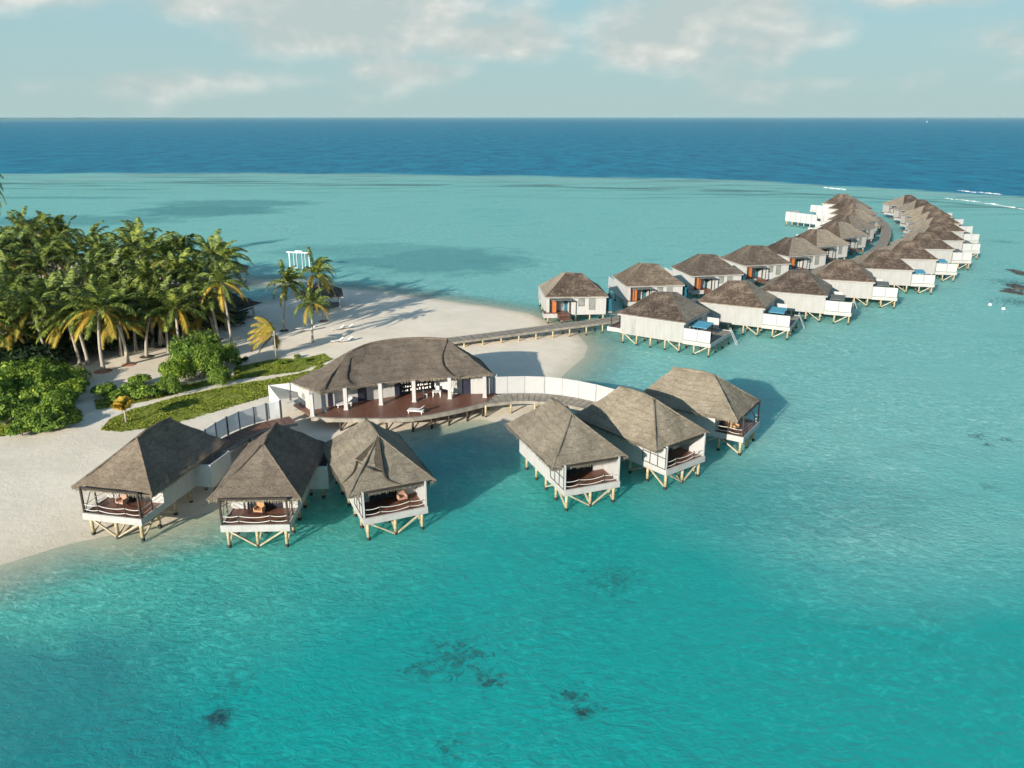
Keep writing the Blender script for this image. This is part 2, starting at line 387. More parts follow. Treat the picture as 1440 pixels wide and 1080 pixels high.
# ------------------------------------------------------------------ overwater villas
def villa_roof(t,shared,along,opp,far,zE,zR,mats,rl=2.9,rs=2.2,seed=1):
    """hip roof with a small L shaped ridge. shared corner is the one towards the viewer;
       mats: material index of (face on the 'along' side, face on the 'far' side, others)"""
    c0=Vector((*shared,zE)); c1=Vector((*along,zE)); c2=Vector((*opp,zE)); c3=Vector((*far,zE))
    cen=(c0+c1+c2+c3)/4; ux=(c1-c0).normalized(); uy=(c3-c0).normalized()
    P=Vector((cen.x,cen.y,zR))-ux*rl*.5-uy*rs*.35; Q=P+ux*rl; S_=P+uy*rs+Vector((0,0,-.12))
    mb=MB()
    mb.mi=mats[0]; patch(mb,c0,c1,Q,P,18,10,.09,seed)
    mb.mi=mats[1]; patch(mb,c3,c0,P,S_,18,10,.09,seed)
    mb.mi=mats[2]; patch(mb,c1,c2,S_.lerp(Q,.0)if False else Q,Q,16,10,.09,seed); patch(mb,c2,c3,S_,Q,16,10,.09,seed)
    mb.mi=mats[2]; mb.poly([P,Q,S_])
    ring=[tuple(c0),tuple(c1),tuple(c2),tuple(c3)]
    skirt(mb,ring,.14,.1)
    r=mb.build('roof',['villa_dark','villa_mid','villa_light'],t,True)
    # white eave trim
    q=MB()
    for a,b in ((c0,c1),(c1,c2),(c2,c3),(c3,c0)):
        n=(b-a).normalized(); off=Vector((0,0,-.2)); q.bar(a+off-n*0.0,b+off-n*.09,.09,.13)
    q.build('eave_trim','white_screen',r)
    for a,b in ((c0,P),(c1,Q)):
        q=MB(); q.tube([a.lerp(b,k/4)+Vector((0,0,.01-.10*math.sin(PI*k/4))) for k in range(5)],.055,6); q.build('hip_cap','villa_mid',r)
    return r
def screen_panel(t,a,b,z0,z1):
    a=Vector((*a,0));b=Vector((*b,0)); q=MB(); q.bar(a+Vector((0,0,(z0+z1)/2)),b+Vector((0,0,(z0+z1)/2)),.07,z1-z0)
    s=q.build('privacy_screen','white_screen',t)
    q=MB()
    d=(b-a).normalized()
    q.bar(a+Vector((0,0,z0+.05)),b+Vector((0,0,z0+.05)),.10,.05); 
    q.bar(a+Vector((0,0,z0-.2)),a+Vector((0,0,z1+.02)),.11)
    q.build('screen_frame','shutter',s)
def canopy(t,x0,x1,y0,y1,z,matn,slope=.35,posts='metal_dark'):
    q=MB()
    q.poly([(x0,y0,z-slope),(x1,y0,z-slope),(x1,y1,z),(x0,y1,z)]); q.poly([(x0,y0,z-slope-.1),(x0,y1,z-.1),(x1,y1,z-.1),(x1,y0,z-slope-.1)])
    for a,b in (((x0,y0),(x1,y0)),((x1,y0),(x1,y1)),((x1,y1),(x0,y1)),((x0,y1),(x0,y0))):
        za=z-slope if a[1]==y0 else z; zb=z-slope if b[1]==y0 else z
        q.poly([(*a,za),(*a,za-.1),(*b,zb-.1),(*b,zb)])
    c=q.build('deck_canopy',matn,t)
    for x,y in ((x0+.15,y0+.15),(x1-.15,y0+.15),(x0+.15,y1-.15),(x1-.15,y1-.15)):
        q=MB(); q.box(x-.06,x+.06,y-.06,y+.06,2.1,z-.12-(slope if y<(y0+y1)/2 else 0)); q.build('canopy_post',posts,c)
def window(t,x0,x1,z0,z1,y):
    q=MB(); q.box(x0,x1,y-.03,y-.003,z0,z1); w=q.build('window','shutter',t)
    q=MB(); 
    for a in ((x0-.05,x1+.05,z1,z1+.06),(x0-.05,x1+.05,z0-.06,z0),(x0-.06,x0,z0,z1),(x1,x1+.06,z0,z1)): q.box(a[0],a[1],y-.06,y-.004,a[2],a[3])
    k=int((z1-z0)/.18)
    for i in range(k): q.box(x0,x1,y-.045,y-.03,z0+.08+i*.18,z0+.14+i*.18)
    q.build('window_frame','grey_canopy',w)
ZE=4.95; ZR=8.25
def make_near(full=True,can='blue_canopy',seed=3):
    """origin at the deck-side near eave corner; +x towards the open sea deck, +y away from viewer"""
    t=thing('overwater_villa','x','villa',(0,0,0),0,'overwater villas of the seaward row')
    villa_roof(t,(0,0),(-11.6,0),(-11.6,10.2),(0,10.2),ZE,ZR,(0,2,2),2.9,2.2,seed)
    B=MB(); B.box(-11.1,-.3,.25,9.9,1.62,ZE-.13); B.build('wall','white_wall',t)
    q=MB(); q.box(-9.1,-8.5,.20,.245,1.75,4.3); q.build('wall_louvre','shutter',t)
    q=MB(); q.box(-13.6,-11.15,.8,8.4,1.95,2.12); q.build('porch_floor','deck_brown',t)
    q=MB(); q.box(-13.7,-11.15,.68,.78,1.6,2.3); q.box(-13.8,-13.62,.8,6.0,1.6,2.3); q.build('porch_fascia','fascia_white',t)
    canopy(t,-13.4,-11.2,1.0,4.4,4.5,'grey_canopy',.12)
    # sea deck
    q=MB(); q.box(-.28,4.1,.12,9.7,1.95,2.1); q.build('sea_deck','deck_grey',t)
    q=MB(); q.box(-.28,4.25,0,.12,1.6,2.2); q.box(4.12,4.25,.12,9.75,1.6,2.2); q.box(-.28,4.1,9.72,9.85,1.6,2.2); q.build('deck_fascia','fascia_white',t)
    screen_panel(t,(-.25,.06),(1.95,.06),2.25,4.1); screen_panel(t,(2.02,.06),(4.1,.06),2.25,4.1)
    screen_panel(t,(0,9.4),(2.0,9.4),2.2,4.0)
    if can: canopy(t,.25,2.75,2.0,4.9,4.35,can,.3)
    q=MB(); q.box(-.27,-.24,2.5,7.5,2.15,4.4); g=q.build('glass_door','teal_paint',t)
    q=MB()
    for y in (2.5,4.1,5.75,7.4): q.box(-.24,-.18,y,y+.08,2.15,4.4)
    q.build('door_frame','white_screen',g)
    if full:
        q=MB(); q.bar((4.15,8.9,2.9),(5.3,9.6,.1),.08); q.bar((4.15,8.3,2.9),(5.3,9.0,.1),.08)
        for k in range(6): f_=k/6; q.bar((4.2+1.0*f_,8.95+.62*f_,2.6-2.3*f_),(4.2+1.0*f_,8.35+.62*f_,2.6-2.3*f_),.06)
        q.build('sea_ladder','white_screen',t)
        q=MB(); q.box(2.9,3.3,1.0,1.4,2.1,2.6); q.build('side_table','white_screen',t)
    xs=[-10.6,-8.2,-5.8,-3.3,-.9,1.5,3.9]; ys=(.35,3.4,6.5,9.4) if full else (.35,6.5)
    for x in xs:
        for y in ys:
            if x<-2 and y>4: continue
            q=MB(); post(q,x,y,0,1.95,.14); q.build('stilt',['post_wood','post_foot'],t,True)
    for a,b in (((3.7,.4,1.6),(1.6,.4,.2)),((-.8,.4,.2),(-2.9,.4,1.6)),((3.9,.5,.2),(3.9,3.2,1.6)),((3.9,6.6,.2),(3.9,9.2,1.6)),((-10.4,.4,1.6),(-8.3,.4,.2))):
        q=MB(); q.bar(a,b,.14); q.build('brace','brace_wood',t)
    return t
def make_back(full=True,roofm=(1,1,2),seed=5):
    """origin at the landward left eave corner; +x along the entrance front, +y out to sea"""
    t=thing('overwater_villa','x','villa',(0,0,0),0,'overwater villas of the lagoon row')
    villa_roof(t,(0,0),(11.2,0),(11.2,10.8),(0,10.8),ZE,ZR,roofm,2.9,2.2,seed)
    B=MB(); B.prism([(.3,.3),(.8,.3),(.8,1.6),(4.2,1.6),(4.2,.3),(10.9,.3),(10.9,10.4),(.3,10.4)],1.62,ZE-.13); B.build('wall','white_paint',t)
    q=MB(); q.box(-.3,4.15,-1.6,1.58,1.95,2.12); q.build('porch_floor','deck_brown',t)
    q=MB(); q.box(-.45,2.0,-1.75,-1.62,1.6,2.35); q.box(-.45,-.32,-1.6,.25,1.6,2.35); q.build('porch_fascia','fascia_white',t)
    q=MB(); q.box(1.0,2.0,.12,.24,2.13,4.5); q.build('orange_panel','orange_paint',t)
    q=MB(); q.box(2.55,3.45,1.5,1.59,2.13,4.4); d=q.build('door','white_screen',t)
    q=MB(); q.box(3.3,3.38,1.42,1.5,3.0,3.2); q.build('handle','metal_dark',d)
    canopy(t,.9,4.5,-1.5,.25,4.75,'grey_canopy',.05)
    q=MB(); q.box(3.6,4.12,1.50,1.59,2.13,4.4); q.build('glass_panel','teal_paint',t)
    window(t,6.0,7.0,3.2,4.5,.3); window(t,7.9,8.9,2.55,4.5,.3)
    q=MB(); q.box(10.95,12.1,1.2,1.3,2.0,4.6); q.box(12.0,12.1,1.3,4.5,2.0,4.6); q.build('side_louvre','teal_paint',t)
    q=MB(); q.box(10.95,12.2,1.1,5.0,1.65,1.95); q.build('side_deck','deck_grey',t)
    q=MB(); q.box(.4,10.8,10.45,14.8,1.95,2.1); q.build('sea_deck','deck_grey',t)
    q=MB(); q.box(.28,.4,10.42,14.95,1.6,2.2); q.box(.4,10.8,14.82,14.95,1.6,2.2); q.build('deck_fascia','fascia_white',t)
    screen_panel(t,(.34,10.5),(.34,12.6),2.25,4.1); screen_panel(t,(.34,12.7),(.34,14.8),2.25,4.1)
    # ramp to the jetty
    q=MB(); q.box(2.1,4.1,-4.6,-1.62,1.78,1.93); q.build('entry_ramp','deck_brown',t)
    for x in (.6,3.1,5.6,8.1,10.5):
        for y in ((.6,3.8,10.2,14.5) if full else (.6,10.2)):
            q=MB(); post(q,x,y,0,1.95,.14); q.build('stilt',['post_wood','post_foot'],t,True)
    return t
def adv(p,d,a): return (p[0]+d*math.cos(R(a)),p[1]+d*math.sin(R(a)))
npx=[(964,454),(1076,434),(1164,416),(1231,397),(1286,380),(1320,365),(1343,350.5),(1357,338),(1358,325)]
nang=[-34,-28,-25,-20,-14.5,-10,-6,-3,2,5,9,13,18]
npos=[tuple(G(*p,ZE)[:2]) for p in npx]
for a in (66,69,72,77): npos.append(adv(npos[-1],18.3,a))
protoN=[None]*3
for i,(p,a) in enumerate(zip(npos,nang)):
    lab='overwater villa, '+('nearest the beach in the right hand row' if i==0 else f'{ORD[i]} from the beach in the right hand row')
    ci=0 if i in (0,1,4,5) else (1 if i<9 else 2)
    if i==0: lab+=', blue deck canopy'
    elif i in (1,): lab+=', blue deck canopy'
    elif i in (2,3): lab+=', dark deck canopy'
    if protoN[ci] is None:
        o=make_near(ci<2,('blue_canopy','grey_canopy','grey_canopy')[ci],3+ci); protoN[ci]=o
        o.location=(p[0],p[1],0); o.rotation_euler=(0,0,R(a)); o['label']=lab
    else: copytree(protoN[ci],(p[0],p[1],0),R(a),1.0,lab)
bpx=[(766.7,417.8),(882,402.6),(973,388),(1047.5,373.4),(1108.6,360.4),(1148,346.7),(1182,334.4)]
bang=[4,8,12,15,20,25,30,33,36,40,44,49]
bpos=[tuple(G(*p,ZE)[:2]) for p in bpx]
for a in (59,62,66,70,75): bpos.append(adv(bpos[-1],17.8,a))
protoB=[None]*3
for i,(p,a) in enumerate(zip(bpos,bang)):
    lab='overwater villa, '+('first by the sandbank in the left hand row, orange panel at its porch' if i==0 else f'{ORD[i]} from the beach in the left hand row')
    if 0<i<5: lab+=', orange door panel'
    if i==11: lab+=', the last one'
    ci=0 if i==0 else (1 if i<4 else 2)
    if protoB[ci] is None:
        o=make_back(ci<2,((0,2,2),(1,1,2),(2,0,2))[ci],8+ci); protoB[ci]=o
        o.location=(p[0],p[1],0); o.rotation_euler=(0,0,R(a)); o['label']=lab
    else: copytree(protoB[ci],(p[0],p[1],0),R(a),1.0,lab)
t=thing('screened_deck','long white screened deck on stilts left of the far end of the left hand row','deck',(0,0,0))
sd_a,sd_b=G(1104,310.5,1.6),G(1148,316,1.6); dv=(sd_b-sd_a); L_d=dv.length; t.location=(sd_a.x,sd_a.y,0); t.rotation_euler=(0,0,math.atan2(dv.y,dv.x))
q=MB(); q.box(0,L_d,0,6.5,1.6,1.9); q.build('deck','deck_grey',t)
for k in range(6):
    q=MB(); q.box(L_d*k/6+.05,L_d*(k+1)/6-.05,-.05,.05,1.6,4.7); q.build('privacy_screen','white_screen',t)
q=MB(); q.box(-.05,.05,0,6.5,1.6,4.7); q.build('privacy_screen','white_screen',t)
for k in range(6):
    for y_ in (.3,6.2): q=MB(); post(q,.4+k*(L_d-.8)/5,y_,0,1.6,.16); q.build('stilt',['post_wood','post_foot'],t,True)
# ------------------------------------------------------------------ decks along polylines
def strip(left,right,z0,z1,mb=None):
    mb=mb or MB(); n=len(mb.v); k=len(left)
    for l,r in zip(left,right): mb.v+=[(l[0],l[1],z0),(l[0],l[1],z1),(r[0],r[1],z1),(r[0],r[1],z0)]
    for i in range(k-1):
        a=n+4*i;b=a+4
        for j in range(4): j2=(j+1)%4; mb.face([a+j,a+j2,b+j2,b+j])
    mb.face([n,n+3,n+2,n+1]); e=n+4*(k-1); mb.face([e,e+1,e+2,e+3])
    return mb
def walkway(name,label,pts,w,z=1.78,matn='jetty_wood',postgap=5.0,cat='jetty',boards=True,edge='post_wood'):
    t=thing(name,label,cat,(0,0,0))
    c=smooth_line(pts,5); l=offset_line(c,w/2); r=offset_line(c,-w/2)
    strip(l,r,z-.14,z).build('deck',matn,t)
    q=strip(offset_line(c,w/2+.02),offset_line(c,w/2-.14),z-.34,z+.03); strip(offset_line(c,-w/2+.14),offset_line(c,-w/2-.02),z-.34,z+.03,q)
    q.build('edge_beam','jetty_wood',t)
    if boards:   # plank gaps as thin raised laths
        q=MB(); acc=0
        for i in range(len(c)-1):
            a=Vector(c[i]);b=Vector(c[i+1]); ln=(b-a).length; d=(b-a)/ln; nrm=Vector((-d.y,d.x)); s=0
            while s<ln:
                p=a+d*s; e1=p+nrm*(w/2-.15); e2=p-nrm*(w/2-.15); q.bar((e1.x,e1.y,z+.008),(e2.x,e2.y,z+.008),.05,.012); s+=1.1
        q.build('board_joint','dark_wood',t)
    acc=0
    for i in range(len(c)-1):
        a=Vector(c[i]);b=Vector(c[i+1]); ln=(b-a).length; d=(b-a)/ln; nrm=Vector((-d.y,d.x))
        while acc<ln:
            p=a+d*acc
            for s in (-1,1):
                e=p+nrm*s*(w/2-.2); q=MB(); post(q,e.x,e.y,-.1,z-.15,.13); q.build('post',['post_wood','post_foot'],t,True)
            acc+=postgap
        acc-=ln
    return t
walkway('jetty','long weathered grey jetty running from the beach between the two rows of villas',
    [(-19,116),(-12.1,120.4),(-2.3,125.3),(5.9,129.6),(15.9,134.5),(27.5,141.5),(39.5,149.5),(51.5,160),(64,172),(76.5,185.5),(88,200),(98,215),(106.5,231),(114.5,248),(121.5,266),(127.5,286)],2.7,postgap=3.2)
# hut walkways
walkway('boardwalk','dark shaded boardwalk behind the left huts beside the slatted fence',[(-31.0,73.2),(-31.2,77.5),(-30.2,81),(-28.2,84.6),(-25.3,86.9)],2.6,z=1.75,matn='deck_brown',postgap=4,cat='boardwalk')
walkway('boardwalk','short boardwalk bridging the backs of the second and third huts',[(-28.6,83.2),(-24,76.5),(-19,74.6),(-14.0,74.2)],1.9,z=1.70,matn='deck_brown',postgap=3,cat='boardwalk')
walkway('boardwalk','pale curved boardwalk in front of the white panel fence',[(-3.6,93.4),(0,94.5),(3.5,94.4),(7,93.2),(10.3,91.0),(13.3,87.9)],2.8,z=1.75,postgap=3.4,cat='boardwalk')
walkway('boardwalk','short boardwalk from the curved walk down to the long walled hut',[(6.0,93.0),(4.6,86),(3.3,79.6)],1.8,z=1.71,postgap=3,cat='boardwalk')
walkway('boardwalk','short boardwalk joining the backs of the two rightmost huts',[(13.0,88.3),(14.5,87.8),(15.6,88.6)],1.8,z=1.71,postgap=3,cat='boardwalk',boards=False)
walkway('boardwalk','short boardwalk from the curved walk to the corner on hut',[(12.6,87.9),(11.7,85.5),(11.0,83.2)],1.8,z=1.70,postgap=3,cat='boardwalk',boards=False)
# fences
def fence(name,label,pts,z0,h,matn,cols,posts_w=.12,group=None):
    t=thing(name,label,'fence',(pts[0][0],pts[0][1],0)); o=pts[0]
    P=[(p[0]-o[0],p[1]-o[1]) for p in pts]
    for i in range(len(P)-1):
        a=Vector((*P[i],z0+h/2));b=Vector((*P[i+1],z0+h/2)); q=MB(); ln_=(b-a).length
        if matn=='slat_white':
            k=int(ln_/.15)
            for j in range(k): q.box(.03+j*ln_/k,.03+j*ln_/k+.13,-.015,.015,-h/2,h/2)
            for zz in (-h*.42,0,h*.44): q.box(.01,ln_-.01,.017,.05,zz-.04,zz+.04)
        else: q.bar((0,0,0),(ln_-.02,0,0),.05,h)
        ob=q.build('panel',matn,t); ob.location=a+(b-a).normalized()*.01; ob.rotation_euler=(0,0,math.atan2(b.y-a.y,b.x-a.x))
    for i,p in enumerate(P):
        q=MB(); w=posts_w*(1.6 if i%3==0 else 1); q.box(p[0]-w/2,p[0]+w/2,p[1]-w/2,p[1]+w/2,z0-.3,z0+h+.04); q.build('fence_post',cols,t)
    return t
fence('slatted_fence','white slatted fence curving along the dark boardwalk above the left huts',[(-32.7,76.6),(-32.4,78.9),(-32.0,80.8),(-31.4,82.6),(-30.6,84.2),(-29.4,85.7),(-28.3,86.9),(-27.0,87.9)],1.75,1.95,'slat_white','metal_dark')
fence('slatted_fence','white slatted screen closing the corner at the left end of the pavilion',[(-27.0,88.1),(-28.5,90.9),(-29.9,93.6),(-27.6,94.4),(-25.6,94.9)],1.75,1.95,'slat_white','white_paint')
fence('panel_fence','smooth white panel fence curving from the pavilion to the right hand huts',[(-2.3,96.1),(-.6,96.25),(1.6,96.4),(4.1,96.2),(6.3,95.5),(8.3,94.45),(10.3,93.1),(12.2,91.4),(13.8,89.6)],1.72,2.25,'white_screen','shutter',.09)
# ------------------------------------------------------------------ pavilion (clubhouse)
pav=thing('thatched_pavilion','long curved thatched pavilion with white columns and a reddish deck','pavilion',(0,0,0))
F=[(-22.5,88.6),(-19.2,90.6),(-15.7,92.4),(-12.3,93.4),(-7,94.3),(-2.3,95.6)]
RD=[(-20.3,95.9,7.2),(-18,98.6,7.6),(-14.5,100.2,7.75),(-11,100.7,7.75),(-8.3,100.6,7.6)]
BK=[(-26.9,92.6),(-22.5,101),(-16.5,106),(-11,107.5),(-7.6,106.8),(-4.3,102.4)]
ze=4.45
mb=MB()
def E3(p): return (p[0],p[1],ze)
patch(mb,E3(BK[0]),E3(F[0]),RD[0],RD[0],16,12,.14,5)
for i in range(4): patch(mb,E3(F[i]),E3(F[i+1]),RD[i+1],RD[i],12,14,.14,5)
patch(mb,E3(F[4]),E3(F[5]),RD[4],RD[4],12,14,.14,5)
patch(mb,E3(F[5]),E3(BK[5]),RD[4],RD[4],14,14,.14,5)
patch(mb,E3(BK[5]),E3(BK[4]),RD[4],RD[4],10,12,.14,5)
for i in range(4): patch(mb,E3(BK[i+1]),E3(BK[i]),RD[i],RD[i+1],10,12,.14,5)
ring=[E3(p) for p in F]+[E3(p) for p in reversed(BK)]
skirt(mb,ring,.28,.25)
proof=mb.build('roof','thatch_old',pav,True)
fringe(ring,.32,.08,33).build('eave_fringe','thatch_fringe',proof)
q=MB(); q.tube([Vector(p)+Vector((0,0,.02)) for p in smooth_line([p for p in RD],4)],.16,8); q.build('ridge_cap','thatch_old',proof,True)
def onroof(i,u,v,dz=.1):
    a=Vector(E3(F[i])).lerp(Vector(E3(F[i+1])),u); b=Vector(RD[min(i,4)]).lerp(Vector(RD[min(i+1,4)]),u)
    p=a.lerp(b,v); return p+Vector((0,0,dz-math.sin(PI*v)*.10))
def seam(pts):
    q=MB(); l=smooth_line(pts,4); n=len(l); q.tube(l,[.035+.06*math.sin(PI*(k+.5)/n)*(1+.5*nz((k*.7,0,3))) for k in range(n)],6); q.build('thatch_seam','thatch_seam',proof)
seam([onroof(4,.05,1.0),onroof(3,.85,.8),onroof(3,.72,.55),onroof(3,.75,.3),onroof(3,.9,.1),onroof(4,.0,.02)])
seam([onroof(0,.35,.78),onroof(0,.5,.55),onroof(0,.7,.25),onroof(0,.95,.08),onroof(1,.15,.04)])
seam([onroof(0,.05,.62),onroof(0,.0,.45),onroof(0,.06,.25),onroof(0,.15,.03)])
# floor slab: red brown deck with pale rim
DE=[(-23.4,87.5),(-20.5,87.1),(-17.3,87.0),(-14.4,86.95),(-11.5,87.25),(-9.4,88.2),(-7.4,89.3),(-5.2,90.8),(-2.9,92.5)]
DB=[(-26.6,92.0),(-24.2,94.6),(-20.5,97.5),(-17,99.5),(-13,101),(-9.5,101.5),(-6,101.2),(-3.5,100.2),(-1.7,96.9)]
di=offset_line(DE,.35)
strip(DB,di,1.55,1.78).build('deck_floor','deck_brown',pav)
strip(di,DE,1.35,1.80).build('deck_rim','jetty_wood',pav)
for (x,y) in ((-14.6,87.3),(-11.6,87.6),(-9.5,88.5),(-7.5,89.6),(-5.4,91.0),(-3.6,92.5),(-20,87.4),(-17.2,87.3)):
    q=MB(); post(q,x,y,-.3,1.4,.13); q.build('post',['dark_wood','post_foot'],pav,True)
    q=MB(); q.bar((x+.1,y+.1,.3),(x+1.0,y+.6,1.4),.11); q.build('brace','dark_wood',pav)
# back walls with door openings
CW=[(-18.9,92.6),(-16.5,94.3),(-13.6,95.6),(-9.4,95.9),(-7.2,96.0),(-5.0,96.1),(-2.9,96.2)]
def wallseg(a,b,matn,z0=1.78,z1=4.3,th=.16,name='wall',dy=0):
    a=Vector((*a,0));b=Vector((*b,0)); q=MB(); q.bar(a+Vector((0,dy,(z0+z1)/2)),b+Vector((0,dy,(z0+z1)/2)),th,z1-z0); return q.build(name,matn,pav)
def lp(a,b,t): return (a[0]+(b[0]-a[0])*t,a[1]+(b[1]-a[1])*t)
wl=[((-26.1,92.9),(-23.9,89.9),'white_paint'),((-23.7,90.2),(-22.2,91.2),'white_paint'),((-21.6,91.5),(-18.9,92.9),'white_paint'),((-17.9,93.5),(-14.7,95.1),'white_paint'),
    ((-7.9,95.9),(-6.3,96.0),'white_paint'),((-5.2,96.0),(-3.5,96.1),'white_paint'),((-2.9,96.1),(-1.9,96.2),'white_paint')]
for a,b,m_ in wl: wallseg(a,b,m_)
for a,b in (((-22.2,91.2),(-21.6,91.5)),((-18.9,92.9),(-17.9,93.5)),((-14.7,95.1),(-14.1,95.3)),((-6.3,96.0),(-5.2,96.0)),((-3.5,96.1),(-2.9,96.1))):
    d=wallseg(a,b,'door_dark',1.78,4.0,.08,'door'); wallseg(a,b,'white_paint',4.0,4.3,.16,'lintel')
# central glazed bay with shelves of bottles/plants
bay=wallseg((-14.1,95.5),(-9.9,97.4),'dark_interior',1.78,4.3,.1,'glazed_bay')
wallseg((-9.9,97.3),(-7.9,96.2),'grey_wall',2.2,4.3,.1,'window_bay')
q=MB()
for k in range(4): q.bar((-13.9,95.2,2.3+k*.5),(-10.2,96.8,2.3+k*.5),.25,.05)
q.build('shelf','dark_wood',bay)
q=MB(); rr=random.Random(4)
for k in range(3):
    for j in range(12):
        t_=j/12+rr.uniform(0,.05); x=-13.8+3.5*t_; y=95.2+1.55*t_; h=rr.uniform(.12,.3); q.box(x,x+.16,y-.07,y+.07,2.33+k*.5,2.33+k*.5+h)
q.build('shelf_ware','white_fabric',bay)
# columns
for x,y in ((-23.3,88.0),(-22.3,89.6),(-19.8,90.2),(-15.9,91.9),(-12.0,93.0),(-7.7,94.1),(-3.4,94.6)):
    q=MB(); q.box(x-.22,x+.22,y-.22,y+.22,1.78,4.5); q.box(x-.27,x+.27,y-.27,y+.27,1.78,1.95); q.build('column','white_paint',pav)
# wall emblems: ring with strokes
def emblem(c,nrm,r):
    n=Vector((*nrm,0)).normalized(); u=Vector((-n.y,n.x,0)); q=MB(); c=Vector(c)
    q.tube([c+u*math.cos(2*PI*k/20)*r+Vector((0,0,math.sin(2*PI*k/20)*r)) for k in range(21)],.035,5,False)
    for k in (-1,1): q.bar(c+u*(k*r*.3)+Vector((0,0,-r*.5)),c+u*(k*r*.1)+Vector((0,0,r*.55)),.05)
    q.bar(c+u*(-r*.35),c+u*(r*.35),.05); q.build('wall_emblem','shutter',pav)
emblem((-7.05,95.82,3.1),(0,-1),.42); emblem((-25.15,91.3,3.05),(-.8,-.6),.36)
def lounge(name,label,x,y,rz,z=1.79):
    t=thing(name,label,'daybed',(x,y,z),rz)
    q=MB(); q.box(-1.0,.9,-.4,.4,.3,.42); q.build('base','white_fabric',t)
    q=MB(); q.poly([(-.95,-.38,.46),(.3,-.38,.46),(.3,.38,.46),(-.95,.38,.46)]); q.poly([(.3,-.38,.46),(1.0,-.38,.95),(1.0,.38,.95),(.3,.38,.46)]); q.poly([(1.0,-.38,.93),(.3,-.38,.43),(.3,.38,.43),(1.0,.38,.93)]); q.build('cushion','white_fabric',t)
    for sx in (-.85,.75):
        for sy in (-.33,.33): q=MB(); q.box(sx-.04,sx+.04,sy-.04,sy+.04,0,.3); q.build('leg','white_fabric',t)
lounge('daybed','cream curved lounger at the front edge of the pavilion deck',-11.3,89.0,R(-12))
lounge('daybed','cream daybed by the wall behind the left columns of the pavilion',-20.3,91.4,R(28))
def dchair(name,label,x,y,rz,z=1.79):
    t=thing(name,label,'chair',(x,y,z),rz,None)
    q=MB(); q.box(-.25,.25,-.25,.25,.42,.48); q.build('seat','white_fabric',t)
    q=MB(); q.box(-.25,.25,.22,.27,.48,.98); q.build('backrest','white_fabric',t)
    for sx in (-.21,.21):
        for sy in (-.21,.21): q=MB(); q.box(sx-.025,sx+.025,sy-.025,sy+.025,0,.42); q.build('leg','white_fabric',t)
dchair('chair','white chair left of the white table on the pavilion deck',-10.8,94.6,R(90)); dchair('chair','white chair right of the white table, nearest the pavilion door',-7.7,95.2,R(-70))
dchair('chair','white chair behind the white table by the pavilion window',-9.4,95.9,R(10))
t=thing('table','small white table between chairs on the pavilion deck','table',(-9.4,94.8,1.79),0)
q=MB(); q.box(-.55,.55,-.4,.4,.7,.75); q.build('table_top','white_fabric',t)
for sx in (-.45,.45):
    for sy in (-.32,.32): q=MB(); q.box(sx-.03,sx+.03,sy-.03,sy+.03,0,.7); q.build('leg','white_fabric',t)
# ------------------------------------------------------------------ island ground
SH=[(-75,20),(-52,49),(-42.1,58),(-38.1,61.6),(-34,63.6),(-30.4,65.6),(-26.5,69),(-24.4,75),(-23.6,80.5),(-21.8,83.6),(-18.8,84.2),(-16,85.6),(-13.3,87),(-10,88.6),(-6.6,90.6),(-3.6,91.6),(-1.6,90.2),(.4,88.6),(2.6,90.2),(4.0,94),(4.8,98),(5.6,104),(8.0,111),(11,118),(12.2,124),(11.4,131),(8.6,136.6),(6.6,140.6),(2.9,147.2),(-3.6,152.4),(-11.4,157),(-19,162),(-26.8,166.2),(-33,169),(-38,170),(-42,165.5),(-46,158),(-52,152),(-58,152),(-62,160),(-64,170),(-58,174.5),(-48,176),(-47,178.5),(-60,179),(-72,184),(-88,196),(-110,206),(-150,214),(-240,214),(-240,20)]
def sdf(x,y,poly=SH):
    d=1e18; ins=False; n=len(poly); j=n-1
    for i in range(n):
        xi,yi=poly[i];xj,yj=poly[j]
        ex=xj-xi;ey=yj-yi;wx=x-xi;wy=y-yi
        t=(wx*ex+wy*ey)/(ex*ex+ey*ey); t=0 if t<0 else (1 if t>1 else t)
        bx=wx-ex*t;by=wy-ey*t; q=bx*bx+by*by
        if q<d: d=q
        if (yi>y)!=(yj>y) and x<(xj-xi)*(y-yi)/(yj-yi)+xi: ins=not ins
        j=i
    d=math.sqrt(d); return -d if ins else d
def gz(x,y,d=None):
    if d is None: d=sdf(x,y)
    if d<0:
        e=-d; z=1.15*(1-math.exp(-e*.05))+.0
    else: z=-min(2.2,.075*d+.0)
    return z+ (.05*nz((x,y,0),.25)+.02*nz((x,y,3),1.1))*min(1,abs(d)/3)
def gridmesh(name,xs,ys,fn,matn,attrs=()):
    v=[];A={a:[] for a in attrs}
    for y in ys:
        for x in xs:
            z,vals=fn(x,y); v.append((x,y,z))
            for a,q in zip(attrs,vals): A[a].append(q)
    nx=len(xs); f=[(j*nx+i,j*nx+i+1,(j+1)*nx+i+1,(j+1)*nx+i) for j in range(len(ys)-1) for i in range(nx-1)]
    me=bpy.data.meshes.new(name); me.from_pydata(v,[],f); me.materials.append(M[matn])
    me.polygons.foreach_set('use_smooth',[True]*len(f))
    for a in attrs:
        at=me.attributes.new(a,'FLOAT','POINT'); at.data.foreach_set('value',A[a])
    o=bpy.data.objects.new(name,me); COL.objects.link(o); return o
def rng(a,b,s):
    n=int(round((b-a)/s)); return [a+(b-a)*i/n for i in range(n+1)]
